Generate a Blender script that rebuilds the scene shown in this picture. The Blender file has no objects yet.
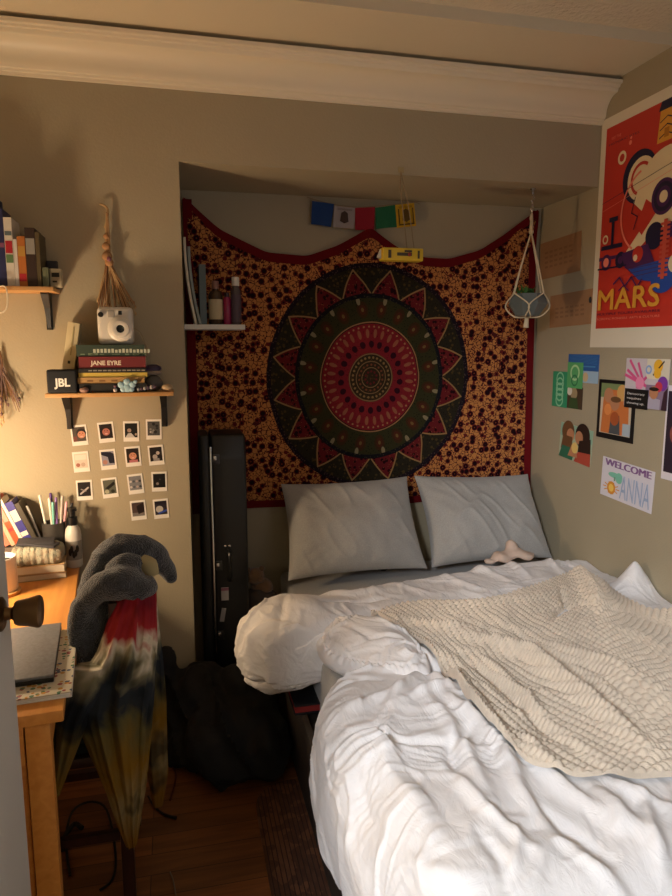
import bpy, bmesh, math, random
import numpy as np
from mathutils import Matrix, Vector
PI = math.pi
C = bpy.context.scene.collection
scene = bpy.context.scene

# ------------------------------------------------------------------ camera, light, exposure
YAW, PIT, FPX, CH = math.radians(13.4), math.radians(8.7), 673.0, 1.55
cd = bpy.data.cameras.new('camera'); cam = bpy.data.objects.new('camera', cd); C.objects.link(cam)
cam.location = (0, 0, CH); cam.rotation_euler = (PI/2 - PIT, 0, -YAW)
cd.sensor_fit = 'VERTICAL'; cd.sensor_height = 24.0; cd.lens = FPX/896*24.0; cd.clip_start = 0.02
scene.camera = cam
scene.view_settings.view_transform = 'Standard'; scene.view_settings.look = 'None'
scene.view_settings.gamma = 1.0; scene.view_settings.use_curve_mapping = False
scene.view_settings.exposure = 0.0
w = bpy.data.worlds.new('world'); scene.world = w; w.use_nodes = True
w.node_tree.nodes['Background'].inputs[0].default_value = (0.62, 0.78, 1.0, 1)
w.node_tree.nodes['Background'].inputs[1].default_value = 0.6

def area(name, loc, target, size, power, color, shape='RECTANGLE', sy=None, spread=None):
    l = bpy.data.lights.new(name, 'AREA'); l.energy = power; l.color = color; l.shape = shape
    l.size = size; l.size_y = sy or size
    if spread: l.spread = spread
    o = bpy.data.objects.new(name, l); C.objects.link(o); o.location = loc
    o.rotation_euler = (Vector(target) - Vector(loc)).to_track_quat('-Z', 'Y').to_euler()
    return o
# daylight that falls through the hall window behind the camera, in through the doorway
area('hall_window_light', (-1.03, -0.95, 2.28), (0.8, 1.6, 0.5), 0.42, 98, (0.90, 0.94, 1.0))
# weak fill light added above the foot of the bed, no window known there
area('room_fill_light', (1.1, 0.47, 2.0), (0.9, 2.4, 1.2), 0.8, 1.0, (0.90, 0.95, 1.0), sy=0.6)
LAMP = (-0.76, 2.12, 1.06)

# ------------------------------------------------------------------ helpers
def srgb(h):
    if isinstance(h, str):
        h = h.lstrip('#'); h = [int(h[i:i+2], 16)/255 for i in (0, 2, 4)]
    return tuple(((c+0.055)/1.055)**2.4 if c > 0.04045 else c/12.92 for c in h)

def ray(px, py):
    u = (px-336)/FPX; v = (448-py)/FPX
    f = np.array([math.sin(YAW)*math.cos(PIT), math.cos(YAW)*math.cos(PIT), -math.sin(PIT)])
    r = np.array([math.cos(YAW), -math.sin(YAW), 0]); up = np.cross(r, f)
    return f+u*r+v*up
def at(px, py, x=None, y=None, z=None):           # point of a real plane (wall, desk, bed top) seen at a photo position
    d = ray(px, py)
    t = x/d[0] if x is not None else y/d[1] if y is not None else (z-CH)/d[2]
    return Vector((t*d[0], t*d[1], CH+t*d[2]))

MC = {}
def nt(name):
    m = bpy.data.materials.new(name); m.use_nodes = True
    t = m.node_tree; b = t.nodes['Principled BSDF']
    return m, t, b
def M(name, col=None, rough=0.6, metal=0.0, var=0.0, vscale=8.0, bump=0.0, bscale=60.0, sheen=0.0, trans=0.0, emit=None, estr=0.0, detail=3, sss=0.0, col2=None, alpha=None, spec=None):
    if name in MC: return MC[name]
    m, t, b = nt(name); L = t.links
    c = srgb(col)
    b.inputs['Base Color'].default_value = (*c, 1); b.inputs['Roughness'].default_value = rough
    b.inputs['Metallic'].default_value = metal
    if spec is not None: b.inputs['Specular IOR Level'].default_value = spec
    if sheen: b.inputs['Sheen Weight'].default_value = sheen
    if trans: b.inputs['Transmission Weight'].default_value = trans
    if alpha: b.inputs['Alpha'].default_value = alpha
    if sss: b.inputs['Subsurface Weight'].default_value = sss; b.inputs['Subsurface Radius'].default_value = (0.01, 0.007, 0.005)
    tc = t.nodes.new('ShaderNodeTexCoord')
    if var or col2:
        n = t.nodes.new('ShaderNodeTexNoise'); n.inputs['Scale'].default_value = vscale; n.inputs['Detail'].default_value = detail
        L.new(tc.outputs['Object'], n.inputs['Vector'])
        r = t.nodes.new('ShaderNodeValToRGB'); L.new(n.outputs['Fac'], r.inputs[0])
        c2 = srgb(col2) if col2 else c
        r.color_ramp.elements[0].position = 0.35; r.color_ramp.elements[1].position = 0.65
        r.color_ramp.elements[0].color = (*[x*(1-var) for x in c], 1)
        r.color_ramp.elements[1].color = (*[min(1, x*(1+var)) for x in c2], 1)
        L.new(r.outputs[0], b.inputs['Base Color'])
    if bump:
        n = t.nodes.new('ShaderNodeTexNoise'); n.inputs['Scale'].default_value = bscale; n.inputs['Detail'].default_value = 4
        L.new(tc.outputs['Object'], n.inputs['Vector'])
        bp = t.nodes.new('ShaderNodeBump'); bp.inputs['Strength'].default_value = bump; bp.inputs['Distance'].default_value = 0.01
        L.new(n.outputs['Fac'], bp.inputs['Height']); L.new(bp.outputs[0], b.inputs['Normal'])
    if emit:
        b.inputs['Emission Color'].default_value = (*srgb(emit), 1); b.inputs['Emission Strength'].default_value = estr
    MC[name] = m
    return m

class Ex:                                          # arithmetic on shader sockets
    def __init__(s, t, o): s.t = t; s.o = o
    def op(s, kind, *a):
        n = s.t.nodes.new('ShaderNodeMath'); n.operation = kind
        for i, v in enumerate((s,)+a):
            if isinstance(v, Ex): s.t.links.new(v.o, n.inputs[i])
            else: n.inputs[i].default_value = v
        return Ex(s.t, n.outputs[0])
    def __add__(s, b): return s.op('ADD', b)
    def __sub__(s, b): return s.op('SUBTRACT', b)
    def __mul__(s, b): return s.op('MULTIPLY', b)
    def __truediv__(s, b): return s.op('DIVIDE', b)
    __radd__ = __add__; __rmul__ = __mul__
    def lt(s, b): return s.op('LESS_THAN', b)
    def gt(s, b): return s.op('GREATER_THAN', b)
    def band(s, a, b): return s.gt(a)*s.lt(b)
    def sin(s): return s.op('SINE')
    def abs(s): return s.op('ABSOLUTE')
    def sqrt(s): return s.op('SQRT')
    def frac(s): return s.op('FRACT')
    def mx(s, b): return s.op('MAXIMUM', b)
def mixc(t, f, a, b):
    n = t.nodes.new('ShaderNodeMix'); n.data_type = 'RGBA'
    for i, v in ((0, f), (6, a), (7, b)):
        if isinstance(v, Ex): t.links.new(v.o, n.inputs[i])
        elif hasattr(v, 'links') or isinstance(v, bpy.types.NodeSocket): t.links.new(v, n.inputs[i])
        elif i: n.inputs[i].default_value = (*srgb(v), 1)
        else: n.inputs[i].default_value = v
    return n.outputs[2]

# numpy value noise
def _h(ix, iy, s):
    n = (ix*374761393 + iy*668265263 + s*1442695041) & 0xffffffff
    n = ((n ^ (n >> 13))*1274126177) & 0xffffffff
    return ((n ^ (n >> 16)) & 0xffff)/65535.0
def vn(x, y, s=0):
    x = np.asarray(x, float); y = np.asarray(y, float)
    ix = np.floor(x).astype(np.int64); iy = np.floor(y).astype(np.int64)
    fx = x-ix; fy = y-iy; fx = fx*fx*fx*(fx*(fx*6-15)+10); fy = fy*fy*fy*(fy*(fy*6-15)+10)
    a = _h(ix, iy, s); b = _h(ix+1, iy, s); c = _h(ix, iy+1, s); d = _h(ix+1, iy+1, s)
    return (a*(1-fx)+b*fx)*(1-fy)+(c*(1-fx)+d*fx)*fy-0.5
def fbm(x, y, s=0, o=3):
    r = 0; a = 1.0
    for k in range(o):
        r = r+a*vn(x*2**k+17.3*k, y*2**k-9.1*k, s+k); a *= 0.5
    return r
def sm(a, b, x):
    t = np.clip((x-a)/(b-a), 0, 1); return t*t*(3-2*t)

class MB:
    def __init__(s): s.v = []; s.f = []; s.m = []; s.mats = []
    def mi(s, mat):
        if mat not in s.mats: s.mats.append(mat)
        return s.mats.index(mat)
    def add(s, vs, fs, mat):
        k = len(s.v); i = s.mi(mat)
        s.v.extend([tuple(p) for p in vs]); s.f.extend([tuple(k+j for j in f) for f in fs]); s.m.extend([i]*len(fs)); return s
    def bm(s, b, mat, mtx=None):
        if mtx is not None: bmesh.ops.transform(b, matrix=mtx, verts=b.verts)
        b.verts.ensure_lookup_table(); b.verts.index_update()
        s.add([v.co[:] for v in b.verts], [[v.index for v in f.verts] for f in b.faces], mat); b.free(); return s
    def box(s, c, size, mat, rot=(0, 0, 0), bev=0.0, seg=2, taper=None):
        b = bmesh.new(); bmesh.ops.create_cube(b, size=1.0)
        for v in b.verts:
            k = 1.0
            if taper and v.co.z < 0: k = taper
            v.co = Vector((v.co.x*size[0]*k, v.co.y*size[1]*k, v.co.z*size[2]))
        if bev: bmesh.ops.bevel(b, geom=b.edges[:], offset=min(bev, min(size)*0.45), segments=seg, profile=0.6, affect='EDGES')
        from mathutils import Euler
        return s.bm(b, mat, Matrix.Translation(c) @ Euler(rot).to_matrix().to_4x4())
    def bb(s, lo, hi, mat, bev=0.0):
        return s.box([(a+b)/2 for a, b in zip(lo, hi)], [b-a for a, b in zip(lo, hi)], mat, bev=bev)
    def lathe(s, prof, mat, c=(0, 0, 0), n=28, mtx=None, sx=1, sy=1, cap=True):
        vs = []; fs = []
        for r, z in prof:
            for k in range(n):
                a = 2*PI*k/n; vs.append(Vector((r*math.cos(a)*sx, r*math.sin(a)*sy, z)))
        for i in range(len(prof)-1):
            for k in range(n):
                fs.append((i*n+k, i*n+(k+1) % n, (i+1)*n+(k+1) % n, (i+1)*n+k))
        if cap: fs.append(tuple(range(n-1, -1, -1))); fs.append(tuple((len(prof)-1)*n+k for k in range(n)))
        mt = Matrix.Translation(c) @ (mtx or Matrix())
        return s.add([mt @ v for v in vs], fs, mat)
    def tube(s, pts, r, mat, n=8, smooth=4, cap=True):
        pts = [Vector(p) for p in pts]
        rs = r if isinstance(r, (list, tuple)) else [r]*len(pts)
        if smooth > 1 and len(pts) > 2:
            q = []; qr = []
            for i in range(len(pts)-1):
                p0 = pts[max(i-1, 0)]; p1 = pts[i]; p2 = pts[i+1]; p3 = pts[min(i+2, len(pts)-1)]
                for k in range(smooth):
                    t = k/smooth
                    q.append(0.5*((2*p1)+(p2-p0)*t+(2*p0-5*p1+4*p2-p3)*t*t+(3*p1-p0-3*p2+p3)*t**3)); qr.append(rs[i]*(1-t)+rs[i+1]*t)
            q.append(pts[-1]); qr.append(rs[-1]); pts, rs = q, qr
        vs = []; fs = []; nrm = None
        for i, p in enumerate(pts):
            d = (pts[min(i+1, len(pts)-1)]-pts[max(i-1, 0)]).normalized()
            if nrm is None:
                nrm = d.orthogonal().normalized()
            nrm = (nrm-d*nrm.dot(d)).normalized(); bn = d.cross(nrm)
            for k in range(n):
                a = 2*PI*k/n; vs.append(p+(nrm*math.cos(a)+bn*math.sin(a))*rs[i])
        for i in range(len(pts)-1):
            for k in range(n): fs.append((i*n+k, i*n+(k+1) % n, (i+1)*n+(k+1) % n, (i+1)*n+k))
        if cap: fs.append(tuple(range(n-1, -1, -1))); fs.append(tuple((len(pts)-1)*n+k for k in range(n)))
        return s.add(vs, fs, mat)
    def ball(s, c, r, mat, sub=2, jit=0.0, seed=0, rot=0):
        b = bmesh.new(); bmesh.ops.create_icosphere(b, subdivisions=sub, radius=1)
        rr = (r, r, r) if not isinstance(r, (tuple, list)) else r
        rnd = random.Random(seed); ph = [rnd.uniform(0, 6) for _ in range(6)]
        for v in b.verts:
            k = 1+jit*(math.sin(v.co.x*2.3+ph[0])+math.sin(v.co.y*2.9+ph[1])+math.sin(v.co.z*3.1+ph[2]))
            v.co = Vector((v.co.x*rr[0]*k, v.co.y*rr[1]*k, v.co.z*rr[2]*k))
        return s.bm(b, mat, Matrix.Translation(c) @ Matrix.Rotation(rot, 4, 'Z'))
    def grid(s, P, mat, wrap=False):               # P: array (nu, nv, 3)
        nu, nv = P.shape[:2]; vs = P.reshape(-1, 3); fs = []
        for i in range(nu-1 if not wrap else nu):
            a = i*nv; b = ((i+1) % nu)*nv
            for j in range(nv-1): fs.append((a+j, b+j, b+j+1, a+j+1))
        return s.add(vs.tolist(), fs, mat)
    def prism(s, pts, axis_o, ax, ay, n, d, mat):     # outline pts (a,b) in plane (ax, ay) from axis_o, extruded by d along n
        o = Vector(axis_o); ax = Vector(ax); ay = Vector(ay); n = Vector(n)
        k = len(pts); a = [o+ax*p[0]+ay*p[1] for p in pts]; b = [p+n*d for p in a]
        fs = [tuple(range(k-1, -1, -1)), tuple(range(k, 2*k))]+[(i, (i+1) % k, k+(i+1) % k, k+i) for i in range(k)]
        return s.add(a+b, fs, mat)

MW = {}
def tagit(o, label=None, cat=None, group=None, kind=None):
    for k, v in (('label', label), ('category', cat), ('group', group), ('kind', kind)):
        if v: o[k] = v
def T(name, label, cat, loc, rz=0, group=None):
    o = bpy.data.objects.new(name, None); C.objects.link(o); o.empty_display_size = 0.05
    o.location = loc; o.rotation_euler = (0, 0, rz); MW[o.name] = Matrix.Translation(loc) @ Matrix.Rotation(rz, 4, 'Z')
    tagit(o, label, cat, group); return o
def O(name, mb, parent=None, label=None, cat=None, group=None, kind=None, origin=None, local=False, smooth=True, ang=38, subsurf=0, solid=0, fixn=True):
    me = bpy.data.meshes.new(name)
    vs = [Vector(v) for v in mb.v]
    if parent is not None:
        mt = Matrix() if local else MW[parent.name].inverted()
        loc = Vector((0, 0, 0))
    else:
        if origin is None:
            xs = [v.x for v in vs]; ys = [v.y for v in vs]; zs = [v.z for v in vs]
            origin = ((min(xs)+max(xs))/2, (min(ys)+max(ys))/2, min(zs))
        loc = Vector(origin); mt = Matrix.Translation(-loc)
    me.from_pydata([(mt @ v)[:] for v in vs], [], mb.f)
    for m in mb.mats: me.materials.append(m)
    me.polygons.foreach_set('material_index', mb.m)
    if fixn and len(mb.f) < 40000:
        b = bmesh.new(); b.from_mesh(me); bmesh.ops.recalc_face_normals(b, faces=b.faces); b.to_mesh(me); b.free()
    me.validate(); me.update()
    if smooth:
        me.polygons.foreach_set('use_smooth', [True]*len(me.polygons)); me.set_sharp_from_angle(angle=math.radians(ang))
    o = bpy.data.objects.new(name, me); C.objects.link(o)
    if parent is not None:
        o.parent = parent; MW[o.name] = MW[parent.name]
    else:
        o.location = loc; MW[o.name] = Matrix.Translation(loc)
    if solid:
        sd = o.modifiers.new('thickness', 'SOLIDIFY'); sd.thickness = solid; sd.offset = -1
    if subsurf:
        ss = o.modifiers.new('smooth', 'SUBSURF'); ss.levels = subsurf; ss.render_levels = subsurf
    tagit(o, label, cat, group, kind)
    return o
def S(name, mb, smooth=False):
    return O(name, mb, kind='structure', smooth=smooth)

def blob(mb_in, mat, voxel=0.012, iters=6, disp=None):   # fuse overlapping pieces into one soft surface
    me = bpy.data.meshes.new('t'); me.from_pydata(mb_in.v, [], mb_in.f); me.update()
    o = bpy.data.objects.new('t', me); C.objects.link(o)
    r = o.modifiers.new('r', 'REMESH'); r.mode = 'VOXEL'; r.voxel_size = voxel
    k = o.modifiers.new('s', 'SMOOTH'); k.iterations = iters; k.factor = 0.6
    dg = bpy.context.evaluated_depsgraph_get(); e = o.evaluated_get(dg); m2 = e.to_mesh()
    n = len(m2.vertices); co = np.empty(n*3); m2.vertices.foreach_get('co', co); co = co.reshape(-1, 3)
    no = np.empty(n*3); m2.vertices.foreach_get('normal', no); no = no.reshape(-1, 3)
    fs = [tuple(p.vertices) for p in m2.polygons]; e.to_mesh_clear()
    bpy.data.objects.remove(o); bpy.data.meshes.remove(me)
    if disp is not None: co = co+no*disp(co)[:, None]
    out = MB(); out.add(co.tolist(), fs, mat); return out

def text_geo(txt, size, bold=0.0, sx=1.0):
    cu = bpy.data.curves.new('t', 'FONT'); cu.body = txt; cu.size = size; cu.offset = bold; cu.resolution_u = 3
    o = bpy.data.objects.new('t', cu); C.objects.link(o)
    dg = bpy.context.evaluated_depsgraph_get(); e = o.evaluated_get(dg); me = e.to_mesh()
    vs = [(v.co.x*sx, v.co.y) for v in me.vertices]; fs = [tuple(p.vertices) for p in me.polygons]
    e.to_mesh_clear(); bpy.data.objects.remove(o); bpy.data.curves.remove(cu)
    return vs, fs
class Art:                                         # printed shapes on a flat sheet: origin at lower left, n towards the viewer
    def __init__(s, o, ax, ay, n, W, H, base, th=0.0012, rot=0.0):
        s.ax = Vector(ax); s.ay = Vector(ay); s.n = Vector(n)
        if rot:
            R = Matrix.Rotation(rot, 3, s.n); s.ax = R @ s.ax; s.ay = R @ s.ay
        s.o = Vector(o); s.W = W; s.H = H; s.mb = MB(); s.k = 0; s.th = th
        s.mb.prism([(0, 0), (W, 0), (W, H), (0, H)], s.o, s.ax, s.ay, s.n, th, base)
    def P(s, p, lift): return s.o+s.ax*p[0]*s.W+s.ay*p[1]*s.H+s.n*(s.th+lift)
    def poly(s, pts, mat):
        s.k += 1; s.mb.add([s.P(p, 0.00012*s.k) for p in pts], [tuple(range(len(pts)))], mat); return s
    def rect(s, x0, y0, x1, y1, mat): return s.poly([(x0, y0), (x1, y0), (x1, y1), (x0, y1)], mat)
    def disk(s, x, y, r, mat, ry=None, n=28, a0=0, a1=2*PI):
        ry = ry or r*s.W/s.H
        full = abs(a1-a0) > 6.2
        pts = [(x+r*math.cos(a0+(a1-a0)*k/(n if full else n-1)), y+ry*math.sin(a0+(a1-a0)*k/(n if full else n-1))) for k in range(n)]
        return s.poly(pts, mat)
    def ring(s, x, y, r, t, mat, n=32, a0=0, a1=2*PI):
        s.k += 1; q = s.W/s.H; vs = []; fs = []
        for k in range(n+1):
            a = a0+(a1-a0)*k/n
            for rr in (r-t, r): vs.append(s.P((x+rr*math.cos(a), y+rr*q*math.sin(a)), 0.00012*s.k))
        for k in range(n): fs.append((2*k, 2*k+1, 2*k+3, 2*k+2))
        s.mb.add(vs, fs, mat); return s
    def line(s, pts, wd, mat):                      # wd in metres
        s.k += 1
        for i in range(len(pts)-1):
            a = s.P(pts[i], 0.00012*s.k); b = s.P(pts[i+1], 0.00012*s.k); d = (b-a).normalized(); e = d.cross(s.n)*wd/2
            s.mb.add([a-e-d*wd*.3, a+e-d*wd*.3, b+e+d*wd*.3, b-e+d*wd*.3], [(0, 1, 2, 3)], mat)
        return s
    def text(s, txt, x, y, h, mat, wide=None, bold=0.0, rot=0.0):   # h, wide as fractions of sheet height / width
        s.k += 1
        vs, fs = text_geo(txt, 1.0, bold)
        if not vs: return s
        mx = max(v[0] for v in vs); mn = min(v[0] for v in vs); my = max(v[1] for v in vs); ny = min(v[1] for v in vs)
        sh = h*s.H/(my-ny); sw = wide*s.W/(mx-mn) if wide else sh
        out = []
        for a, b in vs:
            a = (a-mn)*sw; b = (b-ny)*sh
            a, b = a*math.cos(rot)-b*math.sin(rot), a*math.sin(rot)+b*math.cos(rot)
            out.append(s.o+s.ax*(x*s.W+a)+s.ay*(y*s.H+b)+s.n*(s.th+0.00012*s.k))
        s.mb.add(out, fs, mat); return s

# ------------------------------------------------------------------ materials of the room
WALL = M('wall_paint', '#a5997f', rough=0.75, bump=0.12, bscale=140, var=0.02, vscale=3)
CEIL = M('ceiling_paint', '#d8ccb4', rough=0.85, bump=0.9, bscale=55)
CEILS = M('smooth_ceiling_paint', '#d8ccb0', rough=0.7, bump=0.1, bscale=90)
TRIM = M('trim_paint', '#e2d6bc', rough=0.45)
WHITE = M('white_paint', '#e8e6e0', rough=0.5)
DOORM = M('door_paint', '#c9c8c4', rough=0.5, bump=0.05, bscale=120)
BLACKP = M('black_plastic', '#0b0b0c', rough=0.38)
BLACKM = M('black_iron', '#101010', rough=0.45)
CHROME = M('chrome', '#c8c8c8', rough=0.25, metal=1.0)
SHELFW = M('shelf_wood', '#c79a64', rough=0.55, col2='#b9894f', vscale=14, var=0.08)
STRING = M('jute_string', '#8d7a5c', rough=0.9)

def wood_mat(name, a, b, sc, rough=0.4, axis='Y', planks=None, rz=0.0):
    m, t, bs = nt(name); L = t.links
    tc = t.nodes.new('ShaderNodeTexCoord'); mp = t.nodes.new('ShaderNodeMapping')
    mp.inputs['Scale'].default_value = sc; mp.inputs['Rotation'].default_value = (0, 0, rz)
    L.new(tc.outputs['Object'], mp.inputs['Vector'])
    n = t.nodes.new('ShaderNodeTexNoise'); n.inputs['Scale'].default_value = 3; n.inputs['Detail'].default_value = 6; n.inputs['Distortion'].default_value = 0.6
    L.new(mp.outputs[0], n.inputs['Vector'])
    r = t.nodes.new('ShaderNodeValToRGB'); r.color_ramp.elements[0].position = 0.3; r.color_ramp.elements[1].position = 0.7
    r.color_ramp.elements[0].color = (*srgb(a), 1); r.color_ramp.elements[1].color = (*srgb(b), 1)
    L.new(n.outputs['Fac'], r.inputs[0]); out = r.outputs[0]
    if planks:
        br = t.nodes.new('ShaderNodeTexBrick'); br.inputs['Scale'].default_value = 1.0
        br.inputs['Brick Width'].default_value = planks[0]; br.inputs['Row Height'].default_value = planks[1]
        br.inputs['Mortar Size'].default_value = 0.0016; br.inputs['Bias'].default_value = 0.0
        br.inputs['Color1'].default_value = (0.72, 0.72, 0.72, 1); br.inputs['Color2'].default_value = (1.25, 1.2, 1.15, 1); br.inputs['Mortar'].default_value = (0.25, 0.22, 0.2, 1)
        L.new(tc.outputs['Object'], br.inputs['Vector'])
        mx = t.nodes.new('ShaderNodeMix'); mx.data_type = 'RGBA'; mx.blend_type = 'MULTIPLY'; mx.inputs[0].default_value = 1.0
        L.new(out, mx.inputs[6]); L.new(br.outputs['Color'], mx.inputs[7]); out = mx.outputs[2]
    L.new(out, bs.inputs['Base Color']); bs.inputs['Roughness'].default_value = rough
    return m
FLOORM = wood_mat('floor_planks', '#5c3518', '#84522a', (1.2, 14, 1), 0.42, planks=(0.9, 0.083))
DESKW = wood_mat('desk_oak', '#c8843c', '#d9984c', (16, 1.2, 16), 0.38)
CHAIRW = wood_mat('dark_chair_wood', '#2a1510', '#3d1f16', (12, 12, 1.5), 0.4)

# ------------------------------------------------------------------ the room
DX0, DX1 = -0.366, 0.52           # doorway the photo is taken through
XL, XR, YF, YB, YN = -1.08, 1.74, 2.6, 3.05, 0.45
S('floor', MB().bb((XL-0.1, -1.6, -0.06), (XR+0.1, YB+0.1, 0), FLOORM))
S('wall_far', MB().bb((XL-0.1, YF, 0), (0.04, YB+0.1, 2.72), WALL))
S('wall_soffit', MB().bb((0.04, YF, 2.2), (XR, YB, 2.72), WALL))
S('wall_alcove', MB().bb((0.04, YB, 0), (XR+0.1, YB+0.1, 2.72), WALL))
S('wall_right', MB().bb((XR, YN-0.1, 0), (XR+0.1, YB, 2.72), WALL))
S('wall_left', MB().bb((XL-0.1, YN, 0), (XL, YF, 2.72), WALL))
S('wall_near_left', MB().bb((XL-0.1, YN-0.1, 0), (DX0, YN, 2.72), WALL))
mb = MB().bb((DX1, YN-0.1, 0), (0.7, YN, 2.72), WALL); mb.bb((0.7, YN-0.1, 0), (1.55, YN, 1.6), WALL)
mb.bb((0.7, YN-0.1, 2.3), (1.55, YN, 2.72), WALL); mb.bb((1.55, YN-0.1, 0), (XR, YN, 2.72), WALL)
S('wall_near_right', mb)
S('wall_near_top', MB().bb((DX0, YN-0.1, 2.08), (DX1, YN, 2.72), WALL))
S('ceiling', MB().bb((XL-0.1, YN-0.1, 2.625), (XR+0.1, 2.2, 2.72), CEIL))
S('ceiling_lower', MB().bb((XL, 2.2, 2.587), (XR, YF, 2.72), CEILS))
pr = [(0, 2.440), (0.010, 2.440), (0.012, 2.449), (0.018, 2.451), (0.020, 2.457), (0.027, 2.459), (0.030, 2.466)]
for k in range(9):
    a = k/8*PI/2; pr.append((0.032+0.066*(1-math.cos(a)), 2.470+0.066*math.sin(a)))
pr += [(0.102, 2.541), (0.104, 2.549), (0.113, 2.551), (0.115, 2.558), (0.126, 2.560), (0.128, 2.572), (0.0, 2.572)]
mb = MB(); mb.prism([(-a, b) for a, b in pr], (XL, YF, 0), (0, 1, 0), (0, 0, 1), (1, 0, 0), XR-XL-0.002, TRIM)
O('trim_1', mb, kind='structure', smooth=True, ang=25)
# door frame
mb = MB(); mb.bb((DX0, 0.33, 0), (DX0+0.02, 0.47, 2.08), TRIM); mb.bb((DX1-0.02, 0.33, 0), (DX1, 0.47, 2.08), TRIM); mb.bb((DX0+0.02, 0.33, 2.06), (DX1-0.02, 0.47, 2.08), TRIM)
S('trim_2', mb)
# hall behind the camera
mb = MB().bb((-1.5, -1.7, 0), (1.2, -1.6, 2.5), WALL); S('wall_hall_back', mb)
S('wall_hall_right', MB().bb((1.2, -1.7, 0), (1.3, YN-0.1, 2.5), WALL))
S('wall_hall_left', MB().bb((-1.5, -1.6, 0), (-1.4, YN-0.1, 2.5), WALL))
S('ceiling_hall', MB().bb((-1.5, -1.7, 2.5), (1.3, YN-0.1, 2.6), CEILS))
def window(n, lo, hi, ax):
    PANE = M('window_daylight', '#dfe8f0', rough=0.2, emit='#dfe8ff', estr=1.5)
    f = MB(); t = 0.03
    if ax == 'x':
        x = lo[0]; f.bb((x, lo[1], lo[2]), (x+.03, hi[1], lo[2]+t), TRIM); f.bb((x, lo[1], hi[2]-t), (x+.03, hi[1], hi[2]), TRIM)
        f.bb((x, lo[1], lo[2]+t), (x+.03, lo[1]+t, hi[2]-t), TRIM); f.bb((x, hi[1]-t, lo[2]+t), (x+.03, hi[1], hi[2]-t), TRIM)
        p = MB().bb((x, lo[1]+t, lo[2]+t), (x+.008, hi[1]-t, hi[2]-t), PANE)
    else:
        y = lo[1]; f.bb((lo[0], y, lo[2]), (hi[0], y+.05, lo[2]+t), TRIM); f.bb((lo[0], y, hi[2]-t), (hi[0], y+.05, hi[2]), TRIM)
        f.bb((lo[0], y, lo[2]+t), (lo[0]+t, y+.05, hi[2]-t), TRIM); f.bb((hi[0]-t, y, lo[2]+t), (hi[0], y+.05, hi[2]-t), TRIM)
        p = MB().bb((lo[0]+t, y+.01, lo[2]+t), (hi[0]-t, y+.02, hi[2]-t), PANE)
    o = O('window_%d' % n, f, kind='structure', smooth=False); O('pane', p, o, smooth=False)
window(1, (-1.4, -1.35, 1.7), (-1.4, -0.55, 2.45), 'x')
window(2, (0.7, 0.37, 1.6), (1.55, 0.37, 2.3), 'y')  # invented, unseen window with a glowing pane, put where the added fill light stands
# open door with its knob
d = O('door_1', MB().bb((-0.354, 0.48, 0.012), (-0.318, 1.315, 2.04), DOORM, bev=0.002), kind='structure', smooth=False)
KN = M('aged_brass', '#6e5334', rough=0.36, metal=0.85)
kb = MB(); mt = Matrix.Translation((-0.318, 1.25, 1.075)) @ Matrix.Scale(0.93, 4) @ Matrix.Rotation(PI/2, 4, 'Y')
kb.lathe([(0.033, 0), (0.033, 0.003), (0.027, 0.007), (0.013, 0.009), (0.0115, 0.020), (0.014, 0.024), (0.022, 0.027), (0.0245, 0.032), (0.027, 0.050), (0.0315, 0.066), (0.031, 0.071), (0.027, 0.074), (0.012, 0.075)], KN, mtx=mt, n=32)
O('doorknob', kb, d)

# rug beside and under the bed
m, t, b = nt('braided_rug'); L = t.links
tc = t.nodes.new('ShaderNodeTexCoord'); sp = t.nodes.new('ShaderNodeSeparateXYZ'); L.new(tc.outputs['Object'], sp.inputs[0])
X = Ex(t, sp.outputs[0]); Y = Ex(t, sp.outputs[1])
row = (X*70).frac(); st = ((Y*90)+((X*70).op('FLOOR')*2.4)).sin()
nn = t.nodes.new('ShaderNodeTexNoise'); nn.inputs['Scale'].default_value = 16; L.new(tc.outputs['Object'], nn.inputs['Vector'])
c1 = mixc(t, Ex(t, nn.outputs['Fac']).gt(0.52), '#4a2c1a', '#603c24')
L.new(mixc(t, row.lt(0.22), c1, '#2c160e'), b.inputs['Base Color']); b.inputs['Roughness'].default_value = 0.95
bp = t.nodes.new('ShaderNodeBump'); bp.inputs['Distance'].default_value = 0.006; L.new((st*0.3+row.lt(0.22)*-0.6).o, bp.inputs['Height']); L.new(bp.outputs[0], b.inputs['Normal'])
mb = MB(); pts = []
for cx, cy, a0 in ((1.25, 2.06, 0), (0.34, 2.06, 90), (0.34, 0.95, 180), (1.25, 0.95, 270)):
    for k in range(9): a = math.radians(a0+k*90/8); pts.append((cx+0.125*math.cos(a), cy+0.125*math.sin(a)))
mb.prism(pts, (0, 0, 0.0), (1, 0, 0), (0, 1, 0), (0, 0, 1), 0.009, m)
O('braided_rug', mb, label='reddish brown braided rug on the floor, sticking out from under the bed', cat='rug', smooth=False)

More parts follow.
